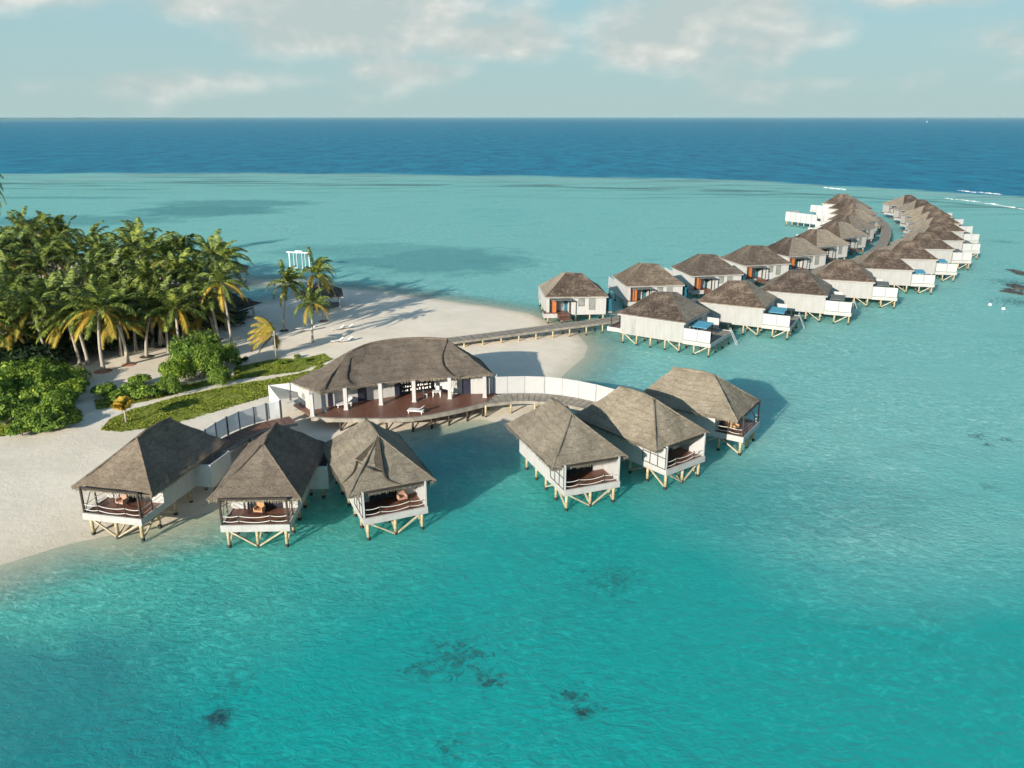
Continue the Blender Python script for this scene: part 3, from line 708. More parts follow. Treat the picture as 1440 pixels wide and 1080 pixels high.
# sand
m,nt,b=mat('sand'); g=N(nt,'ShaderNodeNewGeometry'); pos=g.outputs['Position']
n1=noisen(nt,pos,.09,5); n2=noisen(nt,pos,1.3,6,.65); n3=noisen(nt,pos,.35,4,.6,1.5)
col=ramp(nt,n1,[(.3,(.72,.64,.51)),(.7,(.82,.745,.615))])
sy=N(nt,'ShaderNodeSeparateXYZ'); L(nt,pos,sy.inputs[0])
col=mixc(nt,1.0,col,ramp(nt,math_(nt,'MULTIPLY',sy.outputs['Y'],1/200),[(.5,(1,.985,.97)),(.62,(1.13,1.09,1.06))]),'MULTIPLY')
col=mixc(nt,math_(nt,'MULTIPLY',ramp(nt,n3,[(.48,0.0),(.6,1.0)]),.18),col,(.6,.54,.45))
spk=noisen(nt,pos,6.5,3,.7); col=mixc(nt,math_(nt,'MULTIPLY',ramp(nt,spk,[(.66,0.0),(.72,1.0)]),.35),col,(.3,.26,.2))
at=N(nt,'ShaderNodeAttribute',attribute_name='shore').outputs['Fac']
wetf=math_(nt,'ADD',at,math_(nt,'MULTIPLY',math_(nt,'SUBTRACT',noisen(nt,mapping(nt,pos,(1,1,1)),.5,4),.5),3.0))
col=mixc(nt,ramp(nt,math_(nt,'MULTIPLY_ADD',wetf,.1,.5),[(.22,0.0),(.5,1.0)]),col,(.62,.55,.42))
L(nt,col,b.inputs['Base Color']); b.inputs['Roughness'].default_value=.9; b.inputs['Specular IOR Level'].default_value=.15
vf=N(nt,'ShaderNodeTexVoronoi'); vf.inputs['Scale'].default_value=1.7; L(nt,mapping(nt,pos,(1,.7,1),(0,0,.6)),vf.inputs['Vector'])
ft=math_(nt,'MULTIPLY',ramp(nt,vf.outputs['Distance'],[(.12,1.0),(.26,0.0)]),ramp(nt,noisen(nt,pos,.16,4,.6,.8),[(.47,0.0),(.58,1.0)]))
bump(nt,math_(nt,'ADD',math_(nt,'ADD',n2,math_(nt,'MULTIPLY',noisen(nt,pos,5,3),.4)),math_(nt,'MULTIPLY',ft,-.3)),b,.5,.09); M['sand']=m
def sandf(x,y):
    d=sdf(x,y); return gz(x,y,d),(d,)
xs=rng(-240,-130,8)[:-1]+rng(-130,-60,2.5)[:-1]+rng(-60,24,1.0)+[30,38]
ys=rng(20,55,3)[:-1]+rng(55,140,1.0)[:-1]+rng(140,180,1.4)[:-1]+rng(180,225,3)
tag(gridmesh('beach_sand',xs,ys,sandf,'sand',('shore',)),kind='structure')
# ------------------------------------------------------------------ water
REEF=[(-4000,620),(-900,560),(-328,531),(-168,542),(0,517),(117,488),(181,437),(229,372),(290,300),(420,200),(800,60),(3000,-600)]
def reefd(x,y):
    for (x0,y0),(x1,y1) in zip(REEF,REEF[1:]):
        if x0<=x<=x1: return (y-(y0+(y1-y0)*(x-x0)/(x1-x0)))
    return y-620 if x<0 else 1000
m,nt,b=mat('water'); g=N(nt,'ShaderNodeNewGeometry'); pos=g.outputs['Position']
sep=N(nt,'ShaderNodeSeparateXYZ'); L(nt,pos,sep.inputs[0])
sh=N(nt,'ShaderNodeAttribute',attribute_name='shore').outputs['Fac']
rf=N(nt,'ShaderNodeAttribute',attribute_name='reef').outputs['Fac']
hz=N(nt,'ShaderNodeAttribute',attribute_name='shoal').outputs['Fac']
nb=noisen(nt,pos,.018,5,.55,.6); nm=noisen(nt,pos,.11,5,.6,.5)
W1=(.36,.55,.45); W2=(.09,.43,.36); W3=(.008,.34,.315); WM=(.195,.50,.455)
base=ramp(nt,math_(nt,'MULTIPLY',math_(nt,'ADD',sh,math_(nt,'MULTIPLY',math_(nt,'SUBTRACT',nm,.5),10)),1/60),[(0,W1),(.13,W2),(.45,W3),(1,W3)])
# pale sandy lagoon floor further out / to the right, darker teal in front
lag=ramp(nt,math_(nt,'ADD',math_(nt,'MULTIPLY',hz,1.0),math_(nt,'MULTIPLY',math_(nt,'SUBTRACT',nb,.5),.9)),[(.2,0.0),(.75,1.0)])
base=mixc(nt,lag,base,WM)
mot_flecks=ramp(nt,noisen(nt,mapping(nt,pos,(1,1.3,1)),1.0,3,.6,1.2),[(.36,(.78,.86,.86)),(.5,(1,1,1)),(.56,(1.1,1.04,1.04)),(.67,(1.8,1.34,1.32))])  # bottom mottling plus light wave flecks, painted into the water colour
base=mixc(nt,math_(nt,'MAXIMUM',ramp(nt,noisen(nt,pos,.05,3),[(.4,.2),(.62,.9)]),ramp(nt,math_(nt,'MULTIPLY',sh,1/24),[(.3,1.0),(1,0.0)])),base,mixc(nt,1.0,base,mot_flecks,'MULTIPLY'))
# small darker blotches
blot=ramp(nt,noisen(nt,mapping(nt,pos,(1,2.2,1)),.07,6,.65,.3),[(.56,0.0),(.68,1.0)])
base=mixc(nt,math_(nt,'MULTIPLY',blot,.22),base,(.03,.2,.22))
deepc=mixc(nt,ramp(nt,noisen(nt,mapping(nt,pos,(1.6,.7,1)),.03,9,.85),[(.36,0.0),(.64,1.0)]),(.0,.10,.20),(.006,.27,.40))
reefn=math_(nt,'ADD',rf,math_(nt,'MULTIPLY',math_(nt,'SUBTRACT',noisen(nt,mapping(nt,pos,(.35,1,1)),.02,8,.7),.5),95))
# coral heads on the lagoon floor: (x,y,r)
patches=[]
def cp(px,py,r,s=1.0): p=G(px,py,0); patches.append((p.x,p.y,r,s))
cp(308,1010,1.15,1.0); cp(640,925,3.2,.55); cp(690,958,1.2,.8); cp(590,942,1.4,.55); cp(806,978,1.3,.75); cp(820,1003,.75,1.0); cp(847,997,.6,.8)
cp(860,815,3.0,.4); cp(628,1052,1.0,.6); cp(1375,613,1.6,.6); cp(1415,618,1.1,.7); cp(1390,626,1.0,.7); cp(1392,685,1.2,.4); cp(178,1012,.7,.4); cp(330,960,2.0,.35); cp(1300,860,2.0,.2)
cp(1345,377,7,.55); cp(1290,326,8,.4); cp(1410,340,6,.4); cp(1425,398,6.5,.7); cp(1432,425,6,.7); cp(1250,322,9,.25)
rag=noisen(nt,pos,1.5,6,.68,.6)
rag2=math_(nt,'SUBTRACT',rag,.5)
tot=None
for (x,y,r,s) in patches:
    d=N(nt,'ShaderNodeVectorMath',operation='DISTANCE'); L(nt,pos,d.inputs[0]); d.inputs[1].default_value=(x,y,0)
    k=math_(nt,'MULTIPLY_ADD',math_(nt,'DIVIDE',d.outputs['Value'],r),-1.0,1.0)
    k=math_(nt,'ADD',math_(nt,'MULTIPLY_ADD',k,.8,0.0 if s>.9 else -.22),math_(nt,'MULTIPLY',rag2,4.5 if s<.9 else 2.2))
    k=math_(nt,'MULTIPLY',math_(nt,'MULTIPLY',k,1.7,clamp=True),s)
    inside=math_(nt,'LESS_THAN',d.outputs['Value'],r*1.5); k=math_(nt,'MULTIPLY',k,inside)
    tot=k if tot is None else math_(nt,'MAXIMUM',tot,k)
base=mixc(nt,tot,base,ramp(nt,noisen(nt,pos,3.0,4),[(.4,(.006,.045,.06)),(.65,(.035,.10,.09))]))
# darker seagrass lobes in the far lagoon
tot=None
for (px,py,rx,ry,s) in ((290,296,26,20,.6),(610,366,22,18,.5),(520,352,26,12,.3),(100,310,36,14,.45),(60,278,40,6,.35),(450,352,14,7,.3),(-20,1000,10,8,.6),(70,1060,8,6,.5),(1100,700,14,8,.25),(330,286,30,14,.5),(620,640,9,6,.4)):
    p=G(px,py,0)
    mv=mapping(nt,pos,(1/rx,1/ry,0),(0,0,0),(-p.x/rx,-p.y/ry,0)); ln=N(nt,'ShaderNodeVectorMath',operation='LENGTH'); L(nt,mv,ln.inputs[0])
    k=math_(nt,'MULTIPLY_ADD',ln.outputs['Value'],-1.0,1.35); k=math_(nt,'ADD',k,math_(nt,'MULTIPLY',math_(nt,'SUBTRACT',nm,.5),1.6)); k=math_(nt,'MULTIPLY',math_(nt,'MULTIPLY',k,1.8,clamp=True),s)
    tot=k if tot is None else math_(nt,'MAXIMUM',tot,k)
base=mixc(nt,tot,base,(.022,.17,.2))
# reef flat streaks
stre=noisen(nt,mapping(nt,pos,(.12,1,1),(0,0,R(-6))),.12,5,.6)
rfband=math_(nt,'MULTIPLY',ramp(nt,math_(nt,'MULTIPLY_ADD',reefn,1/300,.6),[(.08,0.0),(.3,1.0)]),ramp(nt,stre,[(.5,0.0),(.6,1.0)]))
base=mixc(nt,math_(nt,'MULTIPLY',rfband,.85),base,(.085,.21,.20))
rpale=math_(nt,'MULTIPLY',ramp(nt,math_(nt,'MULTIPLY_ADD',reefn,1/300,.6),[(.3,0.0),(.52,1.0)]),ramp(nt,noisen(nt,mapping(nt,pos,(.2,1,1)),.05,4),[(.4,0.0),(.6,1.0)]))
base=mixc(nt,math_(nt,'MULTIPLY',rpale,.6),base,(.28,.46,.42))
ln2=math_(nt,'SUBTRACT',1.0,math_(nt,'MULTIPLY',math_(nt,'ABSOLUTE',math_(nt,'ADD',math_(nt,'ADD',rf,78),math_(nt,'MULTIPLY',math_(nt,'SUBTRACT',noisen(nt,mapping(nt,pos,(.4,1,1)),.03,4),.5),30))),1/7),clamp=True)
ln2=math_(nt,'MULTIPLY',ln2,ramp(nt,noisen(nt,mapping(nt,pos,(.5,1,1)),.045,4),[(.42,0.0),(.52,.75)]))
base=mixc(nt,ln2,base,(.05,.14,.13))
base=mixc(nt,ramp(nt,math_(nt,'MULTIPLY_ADD',reefn,1/80,.5),[(.42,0.0),(.6,1.0)]),base,deepc)
# pale atoll shallows near the horizon
fy=sep.outputs['Y']; fx=sep.outputs['X']
far=math_(nt,'MULTIPLY',ramp(nt,math_(nt,'MULTIPLY',fy,1/20000),[(.27,0.0),(.36,1.0)]),ramp(nt,math_(nt,'MULTIPLY_ADD',math_(nt,'DIVIDE',fx,fy),1.0,.7),[(.10,1.0),(.38,0.0)]))
base=mixc(nt,math_(nt,'MULTIPLY',far,.8),base,(.06,.26,.28))
df=N(nt,'ShaderNodeSubsurfaceScattering',falloff='BURLEY'); L(nt,base,df.inputs[0]); df.inputs['Scale'].default_value=1.0; df.inputs['Radius'].default_value=(1.0,9.0,8.5); dff=N(nt,'ShaderNodeBsdfDiffuse'); L(nt,base,dff.inputs[0]); dmx=N(nt,'ShaderNodeMixShader'); dmx.inputs[0].default_value=.5; L(nt,dff.outputs[0],dmx.inputs[1]); L(nt,df.outputs[0],dmx.inputs[2]); gl=N(nt,'ShaderNodeBsdfGlossy'); gl.inputs['Roughness'].default_value=.14
fr=N(nt,'ShaderNodeFresnel'); fr.inputs['IOR'].default_value=1.33
al=math_(nt,'ADD',math_(nt,'MULTIPLY',sh,1/8),math_(nt,'MULTIPLY',math_(nt,'SUBTRACT',nm,.5),.35))
al=ramp(nt,al,[(0,0.06),(.45,.5),(1,1.0)]); tr=N(nt,'ShaderNodeBsdfTransparent'); tr.inputs[0].default_value=(.93,.98,.96,1)
m1=N(nt,'ShaderNodeMixShader'); L(nt,al,m1.inputs[0]); L(nt,tr.outputs[0],m1.inputs[1]); L(nt,dmx.outputs[0],m1.inputs[2])
m2=N(nt,'ShaderNodeMixShader'); L(nt,math_(nt,'MINIMUM',math_(nt,'MULTIPLY',fr.outputs[0],1.3),.13),m2.inputs[0]); L(nt,m1.outputs[0],m2.inputs[1]); L(nt,gl.outputs[0],m2.inputs[2])
L(nt,m2.outputs[0],[n for n in nt.nodes if n.type=='OUTPUT_MATERIAL'][0].inputs[0])
# waves
wv=mapping(nt,pos,(1,1.5,1),(0,0,R(20)))
w1=noisen(nt,wv,.85,3,.6,1.2); w2=noisen(nt,wv,2.6,3,.6,.6); w3=noisen(nt,pos,.22,2,.5)
vor=N(nt,'ShaderNodeTexVoronoi',feature='SMOOTH_F1'); vor.inputs['Scale'].default_value=1.25; L(nt,mapping(nt,wv,(1,1,1)),vor.inputs['Vector'])
hgt=math_(nt,'ADD',math_(nt,'ADD',w1,math_(nt,'MULTIPLY',w2,.35)),math_(nt,'ADD',math_(nt,'MULTIPLY',w3,1.4),math_(nt,'MULTIPLY',vor.outputs['Distance'],.35)))
bn=N(nt,'ShaderNodeBump'); bn.inputs['Distance'].default_value=.34; L(nt,hgt,bn.inputs['Height'])
calm=ramp(nt,math_(nt,'MULTIPLY',math_(nt,'ADD',sh,math_(nt,'MULTIPLY',noisen(nt,pos,.05,3),10)),1/30),[(.1,.35),(.5,1.0)])
calm=math_(nt,'MULTIPLY',calm,ramp(nt,noisen(nt,mapping(nt,pos,(.5,1,1),(0,0,.5)),.04,4,.6),[(.35,.45),(.6,1.0)]))
L(nt,calm,bn.inputs['Strength'])
for q_ in (gl,fr): L(nt,bn.outputs[0],q_.inputs['Normal'])
bn2=N(nt,'ShaderNodeBump'); bn2.inputs['Distance'].default_value=.42; L(nt,ramp(nt,noisen(nt,pos,.035,4,.6),[(.35,.3),(.62,.75)]),bn2.inputs['Strength']); L(nt,hgt,bn2.inputs['Height']); L(nt,bn2.outputs[0],dff.inputs['Normal']); M['water']=m
def shoal(x,y):
    d=math.hypot(x,y); v=0
    v+= max(0,min(1,(y-72-.0*x)/60))*.95
    v+= max(0,min(.75,(x-4)/36))*max(0,min(1,(y-44)/18))
    return max(0,min(1,v))*.9
def watf(x,y):
    if -260<x<140 and 0<y<330: d=sdf(x,y)
    else: d=200
    d=min(d,200)
    return 0.0,(d,reefd(x,y),shoal(x,y))
def grow(a,s,k,lim):
    out=[];x=a
    while abs(x)<lim: s*=k; x+=s; out.append(x)
    return out
xs=list(reversed(grow(-66,-1.6,1.10,60000)))+rng(-66,34,1.25)+grow(34,1.6,1.10,60000)
ys=[-400,-150,-50,0,15,25]+rng(32,185,1.25)+grow(185,1.8,1.07,70000)
tag(gridmesh('sea_water',xs,ys,watf,'water',('shore','reef','shoal')),kind='structure')
q=MB(); rr=random.Random(9)
for k in range(900):
    x=rr.uniform(-60,12); y=rr.uniform(55,170); d=sdf(x,y)
    if not(-2.6<d<-.8) or rr.random()<.3: continue
    z=gz(x,y,d)+.02; a=rr.uniform(0,6.28); l_=rr.uniform(.08,.35); w_=.05
    q.poly([(x-l_*math.cos(a),y-l_*math.sin(a),z),(x+w_,y-w_,z+.03),(x+l_*math.cos(a),y+l_*math.sin(a),z),(x-w_,y+w_,z+.02)])
tag(q.build('wrack_line','soil_dark'),kind='stuff')
# surf lines on the reef edge
def surf(name,label,pts,w):
    q=MB(); rr=random.Random(int(pts[0][0])); c=smooth_line(pts,30); n=len(c)
    for i in range(n-1):
        dens=max(0,nz((i*.13,pts[0][0],1))+.32)*math.sin(PI*(i+.5)/n)**.5
        a=Vector(c[i]);b_=Vector(c[i+1]); m=int(dens*4.5)
        for k in range(m):
            p=a.lerp(b_,rr.random()); y=p.y+rr.gauss(0,w*1.5); x=p.x; l_=rr.uniform(.6,3.0); h_=rr.uniform(.2,.7); z=rr.uniform(.05,.35)
            q.poly([(x,y,z),(x+l_*.5,y-h_*.5,.03),(x+l_,y,z),(x+l_*.5,y+h_*.5,.03)])
    o=q.build(name,'foam'); tag(o,kind='stuff'); return o
def gp(l): return [tuple(G(x,y,0)[:2]) for x,y in l]
surf('surf_foam','',gp([(1345,268),(1362,270),(1385,272),(1402,273)]),1.6)
surf('surf_foam','',gp([(1322,279),(1360,283),(1395,288),(1425,293),(1445,296)]),1.6)
surf('surf_foam','',gp([(1155,264),(1170,265.5),(1182,266.5)]),1.6)
# ------------------------------------------------------------------ vegetation
def frond(mb,base,az,el,ln,droop,rnd,wind=0.0,lw=.125):
    segs=9; p=Vector(base); d=Vector((math.cos(az)*math.cos(el),math.sin(az)*math.cos(el),math.sin(el))); pts=[p.copy()]; dirs=[d.copy()]
    st=ln/segs
    for i in range(segs):
        d=(d+Vector((wind*.06,wind*.05,-droop*(.35+i/segs)*.19))).normalized(); p=p+d*st; pts.append(p.copy()); dirs.append(d.copy())
    # rachis
    for i in range(segs):
        a,b_=pts[i],pts[i+1]; w=.05*(1-i/segs)+.012; s=dirs[i].cross(Vector((0,0,1))).normalized()*w
        mb.poly([a-s,a+s,b_+s*.8,b_-s*.8])
    nl=36
    for k in range(nl):
        t=.12+.88*k/(nl-1); f_=t*segs; i=min(int(f_),segs-1); q=pts[i].lerp(pts[i+1],f_-i); dd=dirs[i]
        s=dd.cross(Vector((0,0,1))).normalized(); L_=(.34+.78*math.sin(PI*min(1,t*.85+.08))) *rnd.uniform(.8,1.1)
        for sg in (-1,1):
            o=(s*sg*.8+dd*.55+Vector((wind*.15,wind*.2,-.22-rnd.uniform(0,.45)))).normalized()
            wv=dd*lw*rnd.uniform(.8,1.3)
            m_=q+o*L_*.55; e=q+o*L_+Vector((0,0,-.18*L_))
            mb.poly([q-wv*.5,q+wv*.5,m_+wv*.55,m_-wv*.45]); mb.poly([m_-wv*.45,m_+wv*.55,e])
def make_palm(h,lean,seed,yellow,nf=24,mound=None):
    rnd=random.Random(seed); t=thing('coconut_palm','x','palm tree',(0,0,0),0,None)
    pts=[];rad=[]
    for i in range(9):
        u=i/8; pts.append((lean*(u**1.6),.15*math.sin(u*4+seed),h*u-.3*(i==0))); rad.append(.26-.12*u+(.12 if i==0 else 0))
    q=MB(); q.tube(pts,rad,8); q.build('trunk','trunk',t,True)
    top=Vector(pts[-1])+Vector((0,0,.05))
    mb=MB(); my=MB()
    for k in range(nf):
        az=2.4*k+rnd.uniform(-.2,.2); u=k/nf
        el=R(80-98*u+rnd.uniform(-8,8)); ln=rnd.uniform(5.0,6.1)*(.8+.2*min(1,u*3)); 
        tgt=my if (k>=nf-yellow) else mb
        frond(tgt,top,az,el,ln,1.05+.55*u,rnd,.9)
    mb.build('crown','palm_leaf',t)
    if yellow: my.build('yellow_frond','palm_yellow',t)
    q=MB(); rr=random.Random(seed+5)
    for k in range(7):
        a=rr.uniform(0,6.28); c=top+Vector((math.cos(a)*.28,math.sin(a)*.28,-.35-rr.uniform(0,.2))); q.tube([c+Vector((0,0,.16)),c+Vector((0,0,.05)),c-Vector((0,0,.05)),c-Vector((0,0,.16))],[.05,.13,.13,.04],6)
    q.build('coconut','soil_dark',t,True)
    if mound:
        q=MB(); ring=[]; k=14
        for j,(r_,z_) in enumerate(((1.25,-.05),(.9,.12),(.4,.2),(.02,.22))):
            for i in range(k): a=2*PI*i/k; s_=1+.18*nz((math.cos(a)*2,math.sin(a)*2,seed)); q.v.append((math.cos(a)*r_*s_,math.sin(a)*r_*s_,z_))
        for j in range(3):
            for i in range(k): q.face([j*k+i,j*k+(i+1)%k,(j+1)*k+(i+1)%k,(j+1)*k+i])
        q.build('root_mound',mound,t,True)
    return t
protos=[]
PV=[(8.5,.6,11,4,None),(8.5,-.9,12,7,'soil_red'),(11.5,.9,13,2,None),(11.5,-.7,14,5,None),(12.5,1.4,15,0,None),(9,1.8,16,3,'soil_dark'),(6.5,.3,17,9,'soil_dark')]
def palm_inst(kind,x,y,h,rz,label,fs=1.0):
    ph=PV[kind][0]; z=gz(x,y)
    if protos[kind] is None:
        o=make_palm(*PV[kind][:3],PV[kind][3],22,PV[kind][4]); protos[kind]=o
        o.location=(x,y,z); o.rotation_euler=(0,0,rz); o.scale=(fs,fs,h/ph)
        o['label']=label; return o
    return copytree(protos[kind],(x,y,z),rz,(fs,fs,h/ph),label)
protos=[None]*len(PV)
pr=random.Random(21)
# front palms with known feet: (foot px, crown px, kind, label)
front=[((146,526),(146,441),1,'front palm with spreading orange tipped fronds, its pale trunk by the sandy lane'),
 ((182,516),(172,455),1,'slim palm right of the big orange tipped front palm, foot in reddish soil'),
 ((69,520),(68,440),0,'palm with a straight trunk behind the large left hedge, orange frond at its side'),
 ((81,501),(96,430),0,'palm just right of and behind the straight trunked one, short pale trunk showing'),
 ((24,514),(24,448),0,'dark trunked palm at the left edge above the hedge'),
 ((43,517),(30,470),1,'low palm with hanging yellow fronds beside the dark trunked left edge palm'),
 ((113,518),(104,455),0,'palm left of the big orange tipped front palm, thin leaning trunk in shade'),
 ((207,505),(236,438),5,'palm with a pale trunk leaning right over the sandy clearing'),
 ((226,490),(243,428),5,'palm with a dark foot ring behind the right leaning palm'),
 ((172,504),(186,440),0,'palm in the clearing between the orange tipped palm and the right leaning one'),
 ((259,484),(270,455),6,'low palm with a yellow bent frond just above the round green bush'),
 ((304,480),(284,443),1,'palm right of the round bush with a long yellow drooping frond'),
 ((400,467),(423,402),5,'beach palm leaning right with one long orange hanging frond'),
 ((455,453),(450,388),1,'beach palm whose bushy orange edged crown hides the gazebo roof'),
 ((440,484),(440,430),0,'beach palm standing on open sand in front of the gazebo')]
palmxy=[]
for f_,c_,k,lab in front:
    b0=G(*f_,.6); h=1.0
    while True:
        p=Vector((b0.x,b0.y,.6+h)); dz=p.z-CAMH; zc=p.y*math.cos(PITCH)-dz*math.sin(PITCH); yc=p.y*math.sin(PITCH)+dz*math.cos(PITCH)
        if 540-FPX*yc/zc<c_[1] or h>16: break
        h+=.1
    dx=(c_[0]-f_[0]); rz=0 if dx>=0 else PI
    if PV[k][1]<0: rz+=PI
    palm_inst(k,b0.x,b0.y,h,rz+pr.uniform(-.4,.4),lab,(1.05 if f_[0]==146 else (.7 if f_[0]>390 else .95)) if k!=6 else .7); palmxy.append((b0.x,b0.y))
# two young yellow palms on the green strip
def young(px,py,h,lab):
    b0=G(px,py,.7); t=thing('young_palm',lab,'palm tree',(b0.x,b0.y,gz(b0.x,b0.y)),0)
    q=MB(); q.tube([(0,0,-.2),(0,0,h*.5),(.05,0,h*.6)],[.14,.1,.08],8); q.build('trunk','trunk',t,True)
    mb=MB(); rnd=random.Random(int(px))
    for k in range(8 if h>4 else 6): frond(mb,(0,0,h*.55),(PI*.7+k*.3 if k<6 else k*1.3) if h>4 else k*2.1,R(62-14*k) if h>4 else R(84-4*k),h*.55,.9,rnd,-.8 if h>4 else 0,.15)
    mb.build('crown','palm_yellow',t)
young(178,596,2.9,'small bright yellow young palm at the path edge on the left green strip')
young(389,507,7.2,'young palm with ragged yellow orange fronds beside the green strip near the pavilion')
# the grove: crowns seen from the photo
crowns=[(122,332,2),(78,318,2),(55,317,3),(25,317,2),(8,337,3),(34,342,3),(78,336,2),(143,346,3),(105,350,2),(53,369,3),(8,378,2),(42,394,0),(86,393,2),(139,389,1),(129,404,0),(14,404,0),(193,322,4),(160,384,0),
 (229,352,3),(271,339,4),(306,352,4),(316,385,3),(270,392,3),(199,394,6),(241,425,5),(100,318,4),(300,400,2),(215,380,2),(180,360,3),(246,372,2),(65,350,2),(165,420,0),(110,430,0),(50,425,0),(212,345,2),(290,372,4),(0,425,2),(-15,350,2),(-20,400,3),(228,415,0),(180,405,2),(205,398,0),(60,405,2),(120,372,2),(150,360,2),(25,362,2),(-25,440,0),(95,412,0),(30,420,1),(255,345,2),(290,350,2),(180,340,2)]
rows={'back':[], 'second':[], 'third':[], 'inner front':[]}
for (x,y,k) in crowns:
    y+=7
    h=13.0 if y<330 else 12 if y<360 else 10.5 if y<395 else (8.5 if y<415 else 7.5)
    if k in (1,5,6,0): h=min(h,9.5)
    rk='back' if y<335 else 'second' if y<365 else 'third' if y<400 else 'inner front'
    p=G(x,y,h+.9+.6); rows[rk].append((p.x,p.y,h,k,x))
for rk,l in rows.items():
    l.sort(key=lambda q:q[0]/q[1])
    for i,(x,y,h,k,px) in enumerate(l):
        look='tall' if h>11 else ('yellow leaved' if k==6 else 'bushy')
        o=palm_inst(k,x,y,h,pr.uniform(0,6.28),f'{look} coconut palm, {ORD[i]} from left in the {rk} rank of the grove',pr.uniform(.8,1.08) if k!=6 else .85)
        palmxy.append((x,y))
x0=G(-9,262,21); palm_inst(4,x0.x-1.5,x0.y,20,2.0,'very tall palm at the left edge of the picture, its crown tip above the lagoon',.7)
# shrubs
def make_shrub(seed,matn,n=1500,ls=.32,label='x'):
    rnd=random.Random(seed); t=thing('shrub',label,'shrub',(0,0,0),0); mb=MB()
    blobs=[(rnd.uniform(-1.1,1.1),rnd.uniform(-1.1,1.1),rnd.uniform(.5,1.35),rnd.uniform(.6,1.05)) for _ in range(9)]+[(0,0,.9,1.2)]
    for i in range(n):
        bx,by,bz,br=blobs[i%len(blobs)]
        v=Vector((rnd.gauss(0,1),rnd.gauss(0,1),abs(rnd.gauss(0,1))*.9-.15)).normalized()
        p=Vector((bx,by,bz))+v*br*rnd.uniform(.72,1.06)
        if p.z<.05: p.z=.05+rnd.random()*.3
        nrm=(v+Vector((rnd.uniform(-.6,.6),rnd.uniform(-.6,.6),rnd.uniform(-.2,.7)))).normalized()
        a=nrm.orthogonal().normalized(); a=(a*math.cos(i)+nrm.cross(a)*math.sin(i)).normalized(); c=nrm.cross(a); s=ls*rnd.uniform(.55,1.2)
        mb.poly([p-a*s*.5,p+c*s*.28+nrm*.03,p+a*s*.55,p-c*s*.28+nrm*.03])
    mb.build('foliage',matn,t)
    q=MB()
    for k in range(5): a=k*1.3; q.tube([(0,0,-.2),(math.cos(a)*.4,math.sin(a)*.4,.7),(math.cos(a)*.8,math.sin(a)*.8,1.3)],[.08,.06,.03],5)
    q.build('stem','trunk',t)
    return t
SP={}
def shrub(kind,x,y,s,label,sz=None,z=None):
    z=gz(x,y) if z is None else z; sc_=(s,s,sz or s)
    if kind not in SP:
        o=make_shrub({'a':1,'b':2,'c':3,'d':4,'e':5}[kind],{'a':'shrub_leaf','b':'shrub_leaf','c':'shrub_dark','d':'shrub_dark','e':'shrub_leaf'}[kind],(3600 if kind=='e' else 2200) if kind in 'abe' else 1100,.40 if kind in 'ab' else (.45 if kind in 'cd' else .24),label)
        SP[kind]=o; o.location=(x,y,z); o.scale=sc_; return o
    return copytree(SP[kind],(x,y,z),pr.uniform(0,6.28),sc_,label)
hedge=[(12,560,1.35),(45,552,1.35),(75,545,1.3),(98,560,1.2),(8,590,1.2),(38,585,1.2),(70,585,1.15),(20,535,1.3),(55,530,1.35),(100,535,1.2),(84,522,1.1),(-12,565,1.5),(-10,540,1.3),(25,560,1.3),(60,568,1.4),(88,578,1.2),(30,605,.9),(55,600,1.0),(85,596,.9),(5,572,1.4),(104,548,1.1),(70,535,1.3),(36,540,1.3)]
def byx(l): return sorted(l,key=lambda q:q[0])
for rank,sel in (('back',[h for h in hedge if h[1]<542]),('middle',[h for h in hedge if 542<=h[1]<575]),('front',[h for h in hedge if h[1]>=575])):
    for i,(px,py,s) in enumerate(byx(sel)):
        p=G(px,py+6,1.0); shrub('abea'[i%4],p.x,p.y,s*pr.uniform(.85,1.12),f'broad leaved green shrub, {ORD[i]} from the left in the {rank} of the big left hedge',s*pr.uniform(.8,1.3))
for i,(px,py,s) in enumerate([(147,556,.9),(165,562,.8),(186,556,.95),(208,556,.9),(196,538,.8),(225,548,.7)]):
    p=G(px,py+4,.9); shrub('ab'[i%2],p.x,p.y,s,f'bushy green shrub, {ORD[i]} of the low clump between sandy lane and round bush',s*.95)
for i,(px,py,s) in enumerate([(247,532,1.15),(272,522,1.3),(297,520,1.35),(262,505,1.25),(290,498,1.35),(318,508,1.1),(240,545,.8),(312,532,.8)]):
    p=G(px,py+6,1.2); shrub('e',p.x,p.y,s,f'dense bright green shrub, {ORD[i]} of the large round bush cluster above the path',s*1.5)
# dark undergrowth in the grove
ug=[]
for i in range(128):
    px=(i*53)%419-22; py=(508,496,484,472,460,448,434,418)[i%8]+pr.uniform(-5,5)
    if (px>118 and py>503) or (px>160 and py>488) or (px>215 and py>476) or (px>330 and not 445<py<476) or px>372: continue
    p=G(px,py,1.5); 
    if sdf(p.x,p.y)>-3: continue
    ug.append((px,p.x,p.y))
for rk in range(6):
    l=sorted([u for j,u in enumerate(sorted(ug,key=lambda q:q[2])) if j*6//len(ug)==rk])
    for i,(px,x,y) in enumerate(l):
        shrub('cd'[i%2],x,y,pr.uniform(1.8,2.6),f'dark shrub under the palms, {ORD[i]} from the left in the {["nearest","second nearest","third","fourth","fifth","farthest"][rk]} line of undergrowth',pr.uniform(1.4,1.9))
for i,(px,py,s) in enumerate([(392,514,.3),(402,512,.25),(418,505,.3),(428,510,.3),(335,515,.4),(345,510,.35)]):
    p=G(px,py,.8); shrub('cd'[i%2] if i>3 else 'e',p.x,p.y,s,f'small sprig like shrub, {ORD[i]} along the sand edge of the green strip by the beach')
